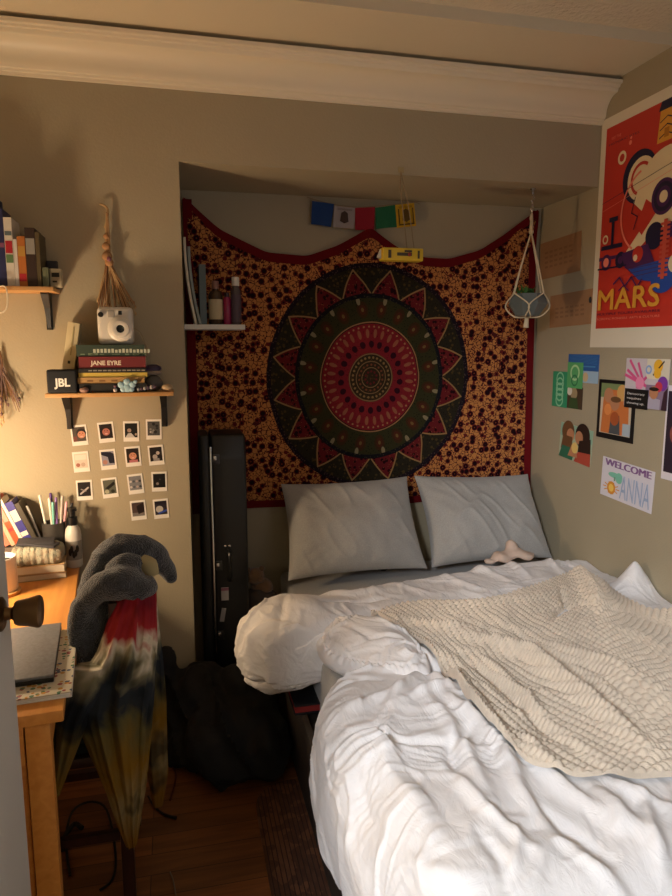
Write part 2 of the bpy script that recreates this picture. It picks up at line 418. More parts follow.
# ------------------------------------------------------------------ tapestry
m, t, b = nt('mandala_cloth'); L = t.links
tc = t.nodes.new('ShaderNodeTexCoord'); mp = t.nodes.new('ShaderNodeMapping'); L.new(tc.outputs['Object'], mp.inputs['Vector'])
wn = t.nodes.new('ShaderNodeTexNoise'); wn.inputs['Scale'].default_value = 5; L.new(tc.outputs['Object'], wn.inputs['Vector'])
sp = t.nodes.new('ShaderNodeSeparateXYZ'); L.new(tc.outputs['Object'], sp.inputs[0])
WN = (Ex(t, wn.outputs['Fac'])-0.5)*0.02
X = Ex(t, sp.outputs[0])+WN; Z = Ex(t, sp.outputs[2])
zz = Z/1.07
R = (X*X+zz*zz).sqrt()/0.487                      # 1 = rim of the mandala
A = zz.op('ARCTAN2', X)/(2*PI)                    # turns
def vor(scale, feature='F1', rnd=1.0):
    v = t.nodes.new('ShaderNodeTexVoronoi'); v.feature = feature; v.inputs['Scale'].default_value = scale; v.inputs['Randomness'].default_value = rnd
    L.new(tc.outputs['Object'], v.inputs['Vector']); return Ex(t, v.outputs['Distance'])
def polar(n, ringc, rw, k):                       # repeated motif: n copies around, distance from motif centre
    a = ((A*n).frac()-0.5)/n*2*PI*ringc; r = (R-ringc)
    return ((a*a)+(r*r)*k).sqrt()/rw
v1 = vor(29, rnd=0.8); v2 = vor(75); ve = vor(47, 'DISTANCE_TO_EDGE', 0.9)
# field: orange-tan ground, dark maroon flowers with an orange eye, thin vines
ground = mixc(t, v2.lt(0.30), '#b87a44', '#45141a')
f1 = mixc(t, ve.lt(0.05), ground, '#4a1a1c')
f2 = mixc(t, v1.lt(0.45), f1, '#5e1c1c'); f3 = mixc(t, v1.lt(0.34), f2, '#1d0b10'); field = mixc(t, v1.lt(0.10), f3, '#7c3424')
# star ring
tri = ((A*16).frac()-0.5).abs()*2                 # 0 at tip direction, 1 between
edge = 0.735+(Ex(t, (tri*-1+1).o))*0.225
fine = vor(95); fine2 = vor(48)
olive = mixc(t, fine2.lt(0.30), '#28241a', '#483a20'); olive = mixc(t, fine.lt(0.22), olive, '#120d12')
starin = mixc(t, fine2.lt(0.38), '#5e1a1e', '#240b10'); starin = mixc(t, fine.lt(0.17), starin, '#8f5c40')
dd = edge-R
ring_star = mixc(t, dd.gt(0.0), olive, '#8f7048'); ring_star = mixc(t, dd.gt(0.022), ring_star, starin)
# green ring with motifs
gr = mixc(t, fine.lt(0.24), '#302f1b', '#171a12')
m1 = polar(20, 0.60, 0.052, 0.5); gr = mixc(t, m1.lt(1.0), gr, '#3a2615'); gr = mixc(t, m1.lt(0.6), gr, '#4a2418'); gr = mixc(t, m1.lt(0.25), gr, '#6a5430')
m1b = polar(16, 0.68, 0.018, 0.25); gr = mixc(t, m1b.lt(1.0), gr, '#7f7458')
gr = mixc(t, R.gt(0.70), gr, mixc(t, fine.lt(0.3), '#15151a', '#3a3428'))
# red ring with elephants and figures
rd = mixc(t, fine.lt(0.2), '#701c24', '#481016')
m2 = polar(32, 0.39, 0.016, 0.16); rd = mixc(t, m2.lt(1.0), rd, '#86523c')
m3 = polar(22, 0.295, 0.026, 0.7); rd = mixc(t, m3.lt(1.0), rd, '#2c0c18')
m4 = polar(56, 0.45, 0.009, 1.0); rd = mixc(t, m4.lt(1.0), rd, '#96704e')
# centre
ce = mixc(t, fine.lt(0.28), '#2c2418', '#4c3420')
for n, rc, rw, c in ((28, 0.178, 0.011, '#7c6540'), (18, 0.115, 0.010, '#6c402a'), (10, 0.055, 0.010, '#5d1a20')):
    ce = mixc(t, polar(n, rc, rw, 1.0).lt(1.0), ce, c)
for a_, b_ in ((0.205, 0.215), (0.140, 0.147), (0.085, 0.092)): ce = mixc(t, R.band(a_, b_), ce, '#7c6444')
col = mixc(t, R.gt(0.218), ce, rd)
col = mixc(t, R.gt(0.475), col, '#2a0f12'); col = mixc(t, R.gt(0.483), col, '#94704c'); col = mixc(t, R.gt(0.493), col, gr)
col = mixc(t, R.gt(0.728), col, '#17131a'); col = mixc(t, R.gt(0.738), col, ring_star)
col = mixc(t, R.gt(0.958), col, mixc(t, fine.lt(0.3), '#1c141c', '#4a3a38')); col = mixc(t, R.gt(1.0), col, field)
bs_in = b.inputs['Base Color']; L.new(col, bs_in); b.inputs['Roughness'].default_value = 0.92; b.inputs['Specular IOR Level'].default_value = 0.1
TAPM = m
BORDER = M('maroon_border', '#641216', rough=0.9, spec=0.1)
# hung at three points, sagging between them
def topz(x):
    k = np.array([0.055, 0.20, 0.40, 0.58, 0.72, 0.80, 0.868, 0.93, 1.00, 1.12, 1.25, 1.40, 1.52, 1.62, 1.685])
    z = np.array([2.160, 2.035, 1.945, 1.935, 1.985, 2.030, 2.068, 2.03, 1.985, 1.945, 1.942, 1.985, 2.06, 2.135, 2.185])
    return np.interp(x, k, z)
nu, nv = 260, 150
U = np.linspace(0, 1, nu)[:, None]*np.ones((1, nv)); V = np.linspace(0, 1, nv)[None, :]*np.ones((nu, 1))
xb = 0.055+1.63*U                                 # along the top
k5 = np.ones(5)/5
tz = topz(xb[:, 0]); tz = np.convolve(np.pad(tz, 4, mode='edge'), np.ones(9)/9, 'valid'); tz = tz[:, None]
xx = 0.06+(1.645+0.03*V)*U
zz_ = tz*(1-V)+(0.795+0.012*np.sin(U*9))*V
pl = 0.0
for (px0, pz0, px1, pz1, wd, h) in ((0.06, 2.15, 0.55, 1.1, 0.05, 0.012), (0.06, 2.15, 0.3, 1.2, 0.03, 0.010), (0.87, 2.06, 0.62, 1.5, 0.04, 0.010), (0.87, 2.06, 1.1, 1.5, 0.04, 0.010),
                                    (1.68, 2.18, 1.2, 1.2, 0.05, 0.012), (1.68, 2.18, 1.45, 1.0, 0.035, 0.011), (0.06, 2.1, 0.8, 1.7, 0.045, 0.008), (1.68, 2.12, 1.1, 1.75, 0.045, 0.008), (0.88, 1.7, 0.9, 0.8, 0.05, 0.007)):
    dx, dz = px1-px0, pz1-pz0; tt = np.clip(((xx-px0)*dx+(zz_-pz0)*dz)/(dx*dx+dz*dz), 0, 1)
    dist = np.hypot(xx-px0-dx*tt, zz_-pz0-dz*tt); pl = pl+h*np.exp(-(dist/wd)**2)*(1-tt*0.7)
yy = 3.036-pl-0.004*fbm(xx*7, zz_*5, 3)
P = np.stack([xx, yy, zz_], -1)
tp = T('mandala_tapestry', 'red and orange mandala tapestry pinned across the back wall of the bed alcove', 'tapestry', (0.89, 3.03, 1.40))
tp.location = (0.89, 3.03, 1.40); MW[tp.name] = Matrix.Translation((0.89, 3.03, 1.40))
O('cloth_panel', MB().grid(P, TAPM), tp, fixn=False)
bw = 0.034
def strip(Pc, off):
    return np.stack([Pc, Pc+off], 1)
mb = MB()
top = P[:, 0] + np.array([0, -0.004, 0.0]); mb.grid(np.stack([top+[0, 0, .006], top+[0, -.002, -bw]], 1), BORDER)
bot = P[:, -1] + np.array([0, -0.004, 0.0]); mb.grid(np.stack([bot+[0, -.002, bw], bot], 1), BORDER)
lf = P[0] + np.array([0, -0.005, 0.0]); mb.grid(np.stack([lf+[-.004, 0, 0], lf+[bw, 0, 0]], 1), BORDER)
rt = P[-1] + np.array([0, -0.005, 0.0]); mb.grid(np.stack([rt+[-bw, 0, 0], rt+[.004, 0, 0]], 1), BORDER)
O('border', mb, tp, fixn=False)

# ------------------------------------------------------------------ desk
RZ = math.radians(5.5)
dk = T('desk', 'light oak desk against the left wall, its end facing the door', 'desk', (-0.267, 1.49, 0), RZ)
O('desktop', MB().bb((-0.60, 0, 0.722), (0, 1.09, 0.75), DESKW, bev=0.004), dk, local=True)
mb = MB(); mb.bb((-0.515, 0.012, 0.625), (-0.085, 0.032, 0.722), DESKW, 0.002); mb.bb((-0.515, 1.06, 0.625), (-0.085, 1.08, 0.722), DESKW, 0.002)
mb.bb((-0.05, 0.06, 0.625), (-0.034, 1.03, 0.722), DESKW, 0.002); mb.bb((-0.586, 0.06, 0.625), (-0.568, 1.03, 0.722), DESKW, 0.002)
O('apron', mb, dk, local=True)
for x in (-0.57, -0.082):
    for y in (0.008, 1.03): O('leg', MB().bb((x, y, 0), (x+0.052, y+0.052, 0.722), DESKW, 0.004), dk, local=True)
O('side_panel', MB().bb((-0.515, 0.022, 0.12), (-0.085, 0.034, 0.62), DESKW, 0.001), dk, local=True)

# desk lamp (outside the frame on the left, source of the warm light)
lp = T('desk_lamp', 'small desk lamp with a bare warm bulb on the left of the desk', 'lamp', (LAMP[0], LAMP[1], 0.75))
O('base', MB().lathe([(0.065, 0), (0.065, 0.012), (0.02, 0.02)], BLACKM, c=(LAMP[0], LAMP[1], 0.75)), lp)
O('stem', MB().lathe([(0.008, 0.02), (0.008, 0.23), (0.02, 0.235), (0.02, 0.262)], BLACKM, c=(LAMP[0], LAMP[1], 0.75), n=14), lp)
O('bulb', MB().lathe([(0.012, 0.262), (0.02, 0.28), (0.03, 0.305), (0.028, 0.33), (0.012, 0.343)], M('bulb_glass', '#ffe2b0', emit='#ffcf90', estr=12), c=(LAMP[0], LAMP[1], 0.75)), lp)
l = bpy.data.lights.new('lamp_light', 'POINT'); l.energy = 45; l.color = (1.0, 0.73, 0.46); l.shadow_soft_size = 0.055
lo = bpy.data.objects.new('lamp_light', l); C.objects.link(lo); lo.location = (LAMP[0]+0.0, LAMP[1], LAMP[2]); 

# ------------------------------------------------------------------ chair with the clothes over it
CR = 0.0
ch = T('wooden_chair', 'dark wooden chair pulled up to the desk, buried under clothes', 'chair', (-0.345, 1.94, 0), CR)
TEAL = M('teal_cushion', '#10201f', rough=0.9)
for x in (-0.20, 0.17):
    for y in (-0.15, 0.15):
        O('leg', MB().box((x, y, 0.215 if x < 0 else 0.44), (0.034, 0.034, 0.43 if x < 0 else 0.88), CHAIRW, bev=0.004), ch, local=True)
O('seat', MB().box((-0.02, 0, 0.445), (0.42, 0.36, 0.03), CHAIRW, bev=0.008), ch, local=True)
O('cushion', MB().box((-0.02, 0, 0.478), (0.38, 0.33, 0.035), TEAL, bev=0.014), ch, local=True)
mb = MB(); O('backrest', MB().box((0.17, 0, 0.83), (0.022, 0.28, 0.07), CHAIRW, bev=0.006), ch, local=True); O('back_rail', MB().box((0.17, 0, 0.62), (0.018, 0.28, 0.04), CHAIRW, bev=0.005), ch, local=True)
mb = MB()
for y in (-0.15, 0.15): mb.box((-0.015, y, 0.2), (0.34, 0.02, 0.025), CHAIRW)
mb.box((0.17, 0, 0.16), (0.02, 0.28, 0.025), CHAIRW); O('stretcher', mb, ch, local=True)

# ------------------------------------------------------------------ bed
bd = T('bed', 'low double bed with a dark grey platform frame, filling the alcove', 'bed', (1.06, 2.0, 0))
FRM = wood_mat('dark_grey_frame', '#2b2520', '#3a332c', (2, 9, 9), 0.6)
SHEET = M('grey_jersey', '#a09e9a', rough=0.95, var=0.10, vscale=260, bump=0.15, bscale=300, sheen=0.2)
mb = MB(); mb.bb((0.378, 0.98, 0.01), (0.400, 3.03, 0.30), FRM, 0.004); mb.bb((0.400, 0.98, 0.01), (1.73, 1.0, 0.30), FRM, 0.003)
mb.bb((0.400, 1.0, 0.25), (1.73, 3.03, 0.272), FRM, 0.002); mb.bb((0.400, 3.01, 0.01), (1.73, 3.03, 0.25), FRM)
O('platform', mb, bd)
b = bmesh.new(); bmesh.ops.create_cube(b, size=1)
for v in b.verts: v.co = Vector((0.445+(v.co.x+.5)*1.285, 1.03+(v.co.y+.5)*1.98, 0.272+(v.co.z+.5)*0.233))
bmesh.ops.bevel(b, geom=b.edges[:], offset=0.035, segments=4, profile=0.6, affect='EDGES')
O('mattress', MB().bm(b, SHEET), bd)

# --- duvet: one thick comforter lying on the mattress and rolling over its left edge
ZD = 0.60
def plz(px, z=0.6): q = at(px[0], px[1], z=z); return (q.x, q.y)
# folds as seen in the photograph: (polyline of photo positions on the duvet, width m, height m)
FOLDS = [
 ([(372, 752), (410, 755), (450, 754)], .012, -.010), ([(440, 700), (470, 722), (500, 752), (522, 800), (545, 830)], .022, .022),
 ([(425, 705), (450, 735), (472, 775), (490, 812)], .020, .018), ([(505, 732), (540, 770), (575, 800), (615, 830)], .020, .018),
 ([(400, 716), (385, 745), (392, 780), (420, 815), (438, 850)], .018, .016), ([(360, 765), (368, 800), (392, 835)], .016, -.014),
 ([(445, 775), (482, 820), (530, 860)], .016, .015), ([(520, 790), (560, 830), (610, 862)], .018, -.014),
 ([(590, 790), (620, 820), (655, 850)], .024, .020), ([(610, 785), (640, 800), (672, 812)], .020, .016),
 ([(470, 735), (450, 760), (455, 790)], .016, -.014), ([(404, 712), (430, 698), (455, 692)], .018, .020), 
 ([(420, 675), (400, 700), (390, 715)], .018, .020), ([(350, 720), (370, 706), (400, 700)], .02, .012),
 ([(640, 790), (650, 830), (665, 870)], .014, .014), ([(560, 850), (610, 880), (640, 896)], .016, .012), ([(400, 850), (440, 880), (470, 896)], .016, .012),
 ([(345, 800), (352, 840), (368, 880)], .016, .014), ([(330, 750), (345, 790), (340, 830)], .018, .012), ([(480, 850), (500, 875), (505, 896)], .015, -.012),
 # middle roll
 ([(330, 640), (352, 660), (385, 672), (415, 676)], .012, .012), ([(345, 632), (372, 650), (405, 655)], .012, -.013), ([(372, 628), (392, 640), (415, 642)], .012, .014),
 ([(330, 660), (350, 674), (380, 682)], .010, -.010), ([(395, 625), (412, 648), (436, 668)], .014, .014), ([(422, 650), (436, 680), (450, 696)], .016, .014),
 # far part near the pillows
 ([(395, 585), (430, 592)], .02, .008), ([(440, 573), (475, 590)], .016, .009), ([(470, 566), (510, 585)], .016, .010), ([(505, 562), (530, 580)], .018, .012),
 ([(545, 560), (565, 575)], .016, .010), ([(300, 590), (350, 596), (390, 590)], .03, .012), ([(320, 612), (350, 606), (385, 600)], .014, -.012),
 ([(285, 610), (280, 640), (268, 668)], .014, -.008), ([(300, 625), (296, 655), (300, 685)], .012, .008), ([(262, 640), (258, 665)], .010, .007)]
FW = [([plz(p) for p in pl], wd, h*1.35) for pl, wd, h in FOLDS]
def fold_sum(x, y, FWs):
    out = np.zeros_like(x)
    for pts, wd, h in FWs:
        best = np.full_like(x, 9.0); along = np.zeros_like(x); n = len(pts)-1
        for i in range(n):
            (ax, ay), (bx, by) = pts[i], pts[i+1]; dx, dy = bx-ax, by-ay
            t = np.clip(((x-ax)*dx+(y-ay)*dy)/(dx*dx+dy*dy+1e-9), 0, 1); d = np.hypot(x-ax-dx*t, y-ay-dy*t)
            m_ = d < best; best = np.where(m_, d, best); along = np.where(m_, (i+t)/n, along)
        out += h*np.exp(-(best/wd)**2)*np.sin(np.clip(along, 0.06, 0.94)*PI)**0.5
    return out
def wrink(x, y, s=0):
    wx = fbm(x*2.5, y*2.5, 11+s)*0.5; wy = fbm(x*2.5+5, y*2.5+9, 21+s)*0.5
    a = (x+wx)*0.80+(y+wy)*0.60; c = -(x+wx)*0.60+(y+wy)*0.80
    r1 = 1-np.abs(vn(a*9, c*3.2, 31+s))*2.6; r2 = 1-np.abs(vn(a*4+3, c*14, 41+s))*2.6
    r3 = 1-np.abs(vn(a*20, c*8, 51+s))*2.4
    m1 = sm(-.25, .3, vn(x*3, y*3, 61+s)); r4 = np.clip(1-np.abs(vn(a*6+2, c*2.2, 71+s))*9, 0, 1)*sm(-.1, .2, vn(x*5, y*5, 81+s)); r5 = np.clip(1-np.abs(vn(a*2.5, c*8+4, 91+s))*9, 0, 1)*sm(-.1, .2, vn(x*5+9, y*5, 86+s))
    return 0.006*r4+0.005*r5+0.010*np.clip(r1, 0, 1)**1.6*m1+0.009*np.clip(r2, 0, 1)**1.6*(1-m1)+0.0035*np.clip(r3, 0, 1)**1.5
def yfar(x): return np.interp(x, [0.0, 0.18, 0.30, 0.40, 0.65, 1.02, 1.38, 1.55, 1.72], [2.36, 2.37, 2.40, 2.43, 2.50, 2.58, 2.64, 2.64, 2.60])
YE = [0.84, 0.9, 1.1, 1.28, 1.43, 1.56, 1.66, 1.74, 1.80, 1.86, 1.91, 1.96, 2.01, 2.04, 2.07, 2.12, 2.18, 2.26, 2.33, 2.40]
XE = [.40, .37, .345, .33, .308, .312, .345, .385, .44, .50, .54, .54, .47, .38, .27, .205, .180, .205, .275, .37]
ZBt = [.25, .22, .20, .20, .21, .24, .28, .34, .40, .44, .44, .43, .44, .44, .40, .385, .385, .40, .42, .44]
def duvet_top(x, y):
    z = ZD+0.02*fbm(x*3, y*3, 5)+0.0*x
    # crease between the middle roll and the near part, and between the far part and the middle roll
    for pts, wd, h in (([(0.44, 1.92), (0.55, 1.87), (0.66, 1.80), (0.74, 1.72)], .032, -.10), ([(0.38, 2.04), (0.44, 2.08), (0.55, 2.13), (0.66, 2.20)], .022, -.05)):
        z = z+fold_sum(x, y, [(pts, wd, h)])
    z = z+0.055*np.exp(-(((x-0.36)/.20)**2+((y-2.24)/.12)**2))
    z = z+0.03*sm(1.75, 1.5, y)*np.exp(-((x-0.50)/.22)**2)
    z = z+0.12*np.exp(-(((x-1.69)/.06)**2+((y-2.15)/.055)**2)**0.8)   # corner standing up at the wall
    z = z-0.10*np.exp(-(((x-0.47)/.12)**2+((y-1.91)/.05)**2))
    z = z+fold_sum(x, y, FW)+wrink(x, y)
    d = np.clip((yfar(x)-y)/0.09, 0, 1); z = 0.512+(z-0.512)*np.sqrt(np.clip(1-(1-d)**2, 0, 1))
    d2 = np.clip((y-0.84)/0.16, 0, 1); z = 0.36+(z-0.36)*np.sqrt(np.clip(1-(1-d2)**2, 0, 1))
    return z
nu, nv = 330, 420
vv = np.linspace(0, 1, nv)
y_edge = yfar(np.array([0.30]))[0]*(1-vv)+0.84*vv
xe = np.interp(y_edge, YE, XE); zb = np.interp(y_edge, YE, ZBt)
ks = np.exp(-np.linspace(-2, 2, 9)**2); ks /= ks.sum()
xe = np.convolve(np.pad(xe, 4, mode='edge'), ks, 'valid')
aa = 0.135                                          # horizontal reach of the rolled edge
n1 = 210; n2 = nu-n1
Pg = np.zeros((nu, nv, 3))
tt = np.linspace(0, 1, n1)
xc = xe+aa                                          # where the roll starts
for i in range(n1):
    x = 1.735*(1-tt[i])+xc*tt[i]
    y = yfar(x)*(1-vv)+0.84*vv
    Pg[i, :, 0] = x; Pg[i, :, 1] = y
Pg[:n1, :, 2] = duvet_top(Pg[:n1, :, 0], Pg[:n1, :, 1])
zt = Pg[n1-1, :, 2]; ye = Pg[n1-1, :, 1]
endf = np.clip(np.minimum(vv/0.05, (1-vv)/0.06), 0, 1); endf = np.sqrt(1-(1-endf)**2)*0.75+0.25
for j in range(n2):
    a = PI/2+(j+1)/n2*math.radians(170)
    ca, sa = math.cos(a), math.sin(a)
    zc = (zt+zb)/2; bz = (zt-zb)/2
    e = 0.85
    cx = -abs(ca)**e if ca < 0 else abs(ca)**e; sz = math.copysign(abs(sa)**e, sa)
    rx = aa*(1+0.0*vv)*endf
    x = xc+cx*rx; z = zc+sz*bz*(0.35+0.65*endf)
    s_ = -(j+1)/n2*0.45
    wr = (wrink(xc+s_, ye, 3)+0.5*fold_sum(x, ye, []))*abs(math.sin(a*1.0-PI/2+0.001))**0.5
    fo = fold_sum(xc+s_*0.8, ye, FW)*0.6
    q = wr*(0.9+0.9*sm(2.0, 2.1, ye))+fo
    # radial pleats of the cover at the seam of the rolled edge
    rp = (0.004+0.006*sm(2.0, 2.1, ye))*np.sin(ye*95+2*np.sin(ye*23))*np.exp(-((a-math.radians(215))/0.35)**2)*(1+np.sin(ye*31))
    rp = rp-0.011*np.exp(-((a-math.radians(205)-0.25*np.abs(np.sin(ye*14)))/0.10)**2)*sm(2.02, 2.1, ye)
    Pg[n1+j, :, 0] = x+ca*(q+rp); Pg[n1+j, :, 1] = ye; Pg[n1+j, :, 2] = z+sa*(q+rp)
# seam line along the rolled edge
m, t, b_ = nt('white_cotton'); L = t.links
b_.inputs['Base Color'].default_value = (*srgb('#e6e3e2'), 1); b_.inputs['Roughness'].default_value = 0.85
b_.inputs['Sheen Weight'].default_value = 0.15; b_.inputs['Specular IOR Level'].default_value = 0.25
tc = t.nodes.new('ShaderNodeTexCoord'); n_ = t.nodes.new('ShaderNodeTexNoise'); n_.inputs['Scale'].default_value = 26; n_.inputs['Detail'].default_value = 5; n_.inputs['Distortion'].default_value = 1.4
mp = t.nodes.new('ShaderNodeMapping'); mp.inputs['Scale'].default_value = (1, 0.5, 1); mp.inputs['Rotation'].default_value = (0, 0, 0.6)
L.new(tc.outputs['Object'], mp.inputs[0]); L.new(mp.outputs[0], n_.inputs['Vector'])
bp = t.nodes.new('ShaderNodeBump'); bp.inputs['Strength'].default_value = 0.35; bp.inputs['Distance'].default_value = 0.012
L.new(n_.outputs['Fac'], bp.inputs['Height']); L.new(bp.outputs[0], b_.inputs['Normal'])
COTTON = m
# the middle roll: a thick fold of the duvet turned over towards the room
B2 = [plz(p, z_) for p, z_ in (((322, 612), .60), ((315, 634), .58), ((318, 656), .55), ((332, 674), .53), ((356, 685), .53), ((386, 691), .55), ((412, 692), .57), ((434, 682), .59), ((426, 656), .61), ((404, 634), .61), ((378, 620), .61), ((348, 614), .61))]
def closed(P, n):
    p = np.array(P)
    for _ in range(3):
        q = np.roll(p, -1, 0); a = p*.75+q*.25; c = p*.25+q*.75; p = np.empty((2*len(a), 2)); p[0::2] = a; p[1::2] = c
    p = np.vstack([p, p[:1]]); s = np.r_[0, np.cumsum(np.hypot(*np.diff(p, axis=0).T))]; s /= s[-1]; q = np.linspace(0, 1, n)
    return np.stack([np.interp(q, s, p[:, 0]), np.interp(q, s, p[:, 1])], -1)
na, nr = 241, 70
ol = closed(B2, na); cen = ol[:-1].mean(0)
top_ = np.zeros((na, nr, 3)); bot_ = np.zeros((na, nr, 3))
for j in range(nr):
    rr = math.sin(j/(nr-1)*PI/2); xy = cen+(ol-cen)*rr; hgt = math.sqrt(max(0, 1-rr**2.6))
    x_, y_ = xy[:, 0], xy[:, 1]
    zb_ = 0.550+0.045*sm(.42, .66, x_); an = np.linspace(0, 2*PI, na)
    wv = 0.9*(wrink(x_*1.5+3, y_*1.5, 5))*1.3+0.6*fold_sum(x_, y_, FW)
    pl_s = 0.0035*np.sin(an*46+2*np.sin(an*7))*sm(.75, .93, rr)*np.clip(1.4-(x_-.42)*4, 0, 1)*(1 if rr < .995 else .3)
    top_[:, j, 0] = x_; top_[:, j, 1] = y_; top_[:, j, 2] = zb_+0.052*hgt+(wv+pl_s)*min(1, hgt*2.5)-0.004*math.exp(-((rr-.86)/.03)**2)
    bot_[:, j, 0] = x_; bot_[:, j, 1] = y_; bot_[:, j, 2] = zb_-0.05*hgt
O('duvet', MB().grid(Pg, COTTON).grid(top_, COTTON).grid(bot_, COTTON), label='puffy white duvet crumpled over the bed, rolling off its left edge', cat='duvet', fixn=False, ang=180)

# --- knitted blanket over the duvet
BT = [at(*p, z=0.66) for p in ((371, 604), (395, 596), (430, 590), (480, 588), (520, 583), (552, 573), (575, 564), (596, 569), (612, 585), (640, 602))]+[Vector((1.70, 1.84, 0))]
BB = [at(*p, z=0.62) for p in ((371, 608), (400, 628), (432, 650), (460, 690), (470, 712), (500, 745), (530, 768), (560, 777), (600, 777), (650, 773))]+[Vector((1.30, 1.10, 0)), Vector((1.70, 1.14, 0))]
def arc(P, n):
    p = np.array([[q[0], q[1]] for q in P]); 
    # smooth by Chaikin
    for _ in range(2):
        a = p[:-1]*0.75+p[1:]*0.25; c = p[:-1]*0.25+p[1:]*0.75
        m_ = np.empty((2*len(a), 2)); m_[0::2] = a; m_[1::2] = c; p = np.vstack([p[:1], m_, p[-1:]])
    s = np.r_[0, np.cumsum(np.hypot(*np.diff(p, axis=0).T))]; s /= s[-1]; q = np.linspace(0, 1, n)
    return np.stack([np.interp(q, s, p[:, 0]), np.interp(q, s, p[:, 1])], -1)
nu, nv = 520, 400
At = arc(BT, nu); Ab = arc(BB, nu); V = np.linspace(0, 1, nv)[None, :, None]
XY = At[:, None, :]*(1-V)+Ab[:, None, :]*V
x = XY[..., 0]; y = XY[..., 1]
BF = [([(430, 600), (480, 602), (530, 600), (575, 585)], .03, .020), ([(575, 566), (590, 590), (600, 610)], .03, .03), ([(600, 568), (640, 592), (672, 612)], .025, .02),
      ([(540, 612), (580, 604), (630, 610), (672, 622)], .018, -.016), ([(560, 588), (566, 604), (552, 618)], .012, -.02),
      ([(450, 625), (490, 640), (530, 652), (570, 682), (620, 722), (645, 745)], .026, .030), ([(470, 610), (520, 630), (560, 652), (610, 690), (660, 730)], .022, -.016),
      ([(445, 640), (480, 665), (520, 700), (560, 735), (600, 765)], .020, -.016), ([(560, 640), (610, 662), (672, 700)], .026, .022), ([(590, 660), (630, 690), (672, 725)], .018, -.014),
      ([(395, 612), (440, 622), (480, 628)], .016, .012), ([(440, 605), (470, 618), (500, 630)], .014, -.014), ([(610, 625), (650, 640), (672, 655)], .02, .014), ([(445, 660), (470, 700), (510, 740)], .02, .014),
      ([(480, 650), (520, 690), (570, 740)], .018, .014)]
BFW = [([plz(p, 0.64) for p in pl_], wd, h*1.45) for pl_, wd, h in BF]
def lowpass(Z, k):
    ker = np.exp(-np.linspace(-2, 2, 2*k+1)**2); ker /= ker.sum()
    Z = np.apply_along_axis(lambda r: np.convolve(np.pad(r, k, mode='edge'), ker, 'valid'), 0, Z)
    return np.apply_along_axis(lambda r: np.convolve(np.pad(r, k, mode='edge'), ker, 'valid'), 1, Z)
base = duvet_top(x, y)
sm_ = lowpass(base, 14); base = np.maximum(sm_, base-0.001)+0.0  # the blanket bridges the smaller folds
base = np.maximum(lowpass(base, 3), base-0.004)+0.019
# arc lengths for the stitches
du = np.hypot(np.diff(x, axis=0, prepend=x[:1]), np.diff(y, axis=0, prepend=y[:1])).cumsum(0)
dv = np.hypot(np.diff(x, axis=1, prepend=x[:, :1]), np.diff(y, axis=1, prepend=y[:, :1])).cumsum(1)
su = np.linspace(0, 1, nu)[:, None]*1.45+0*x; sv = dv
p1 = 0.0175; p2 = 0.021
rowi = np.floor(sv/p1); ph = (rowi % 2)*0.5
kn = np.abs(np.sin(PI*(su/p2+ph)))**0.7*np.abs(np.sin(PI*sv/p1))**0.8
edge = sm(0, .005, sv)*sm(0, .005, dv[:, -1:]-sv)
z = base+fold_sum(x, y, BFW)+0.008*fbm(x*6, y*6, 77)+kn*0.0125*(0.5+0.5*edge)
side = sm(0, 0.02, np.linspace(0, 1, nu))[:, None]
P = np.stack([x, y, z], -1)
# thickness: close the blanket below
Pb = P.copy(); Pb[..., 2] = base-0.009
KNIT = M('cream_knit', '#dfcfba', rough=0.95, var=0.06, vscale=40, bump=0.5, bscale=420, sheen=0.2)
mb = MB(); mb.grid(P, KNIT)
ring_t = np.concatenate([P[:, 0], P[-1, 1:], P[::-1, -1][1:], P[0, ::-1][1:]]); ring_b = np.concatenate([Pb[:, 0], Pb[-1, 1:], Pb[::-1, -1][1:], Pb[0, ::-1][1:]])
mb.grid(np.stack([ring_t, ring_b], 1), KNIT)
O('knitted_blanket', mb, label='chunky cream knitted blanket thrown over the white duvet', cat='blanket', fixn=False, ang=180)

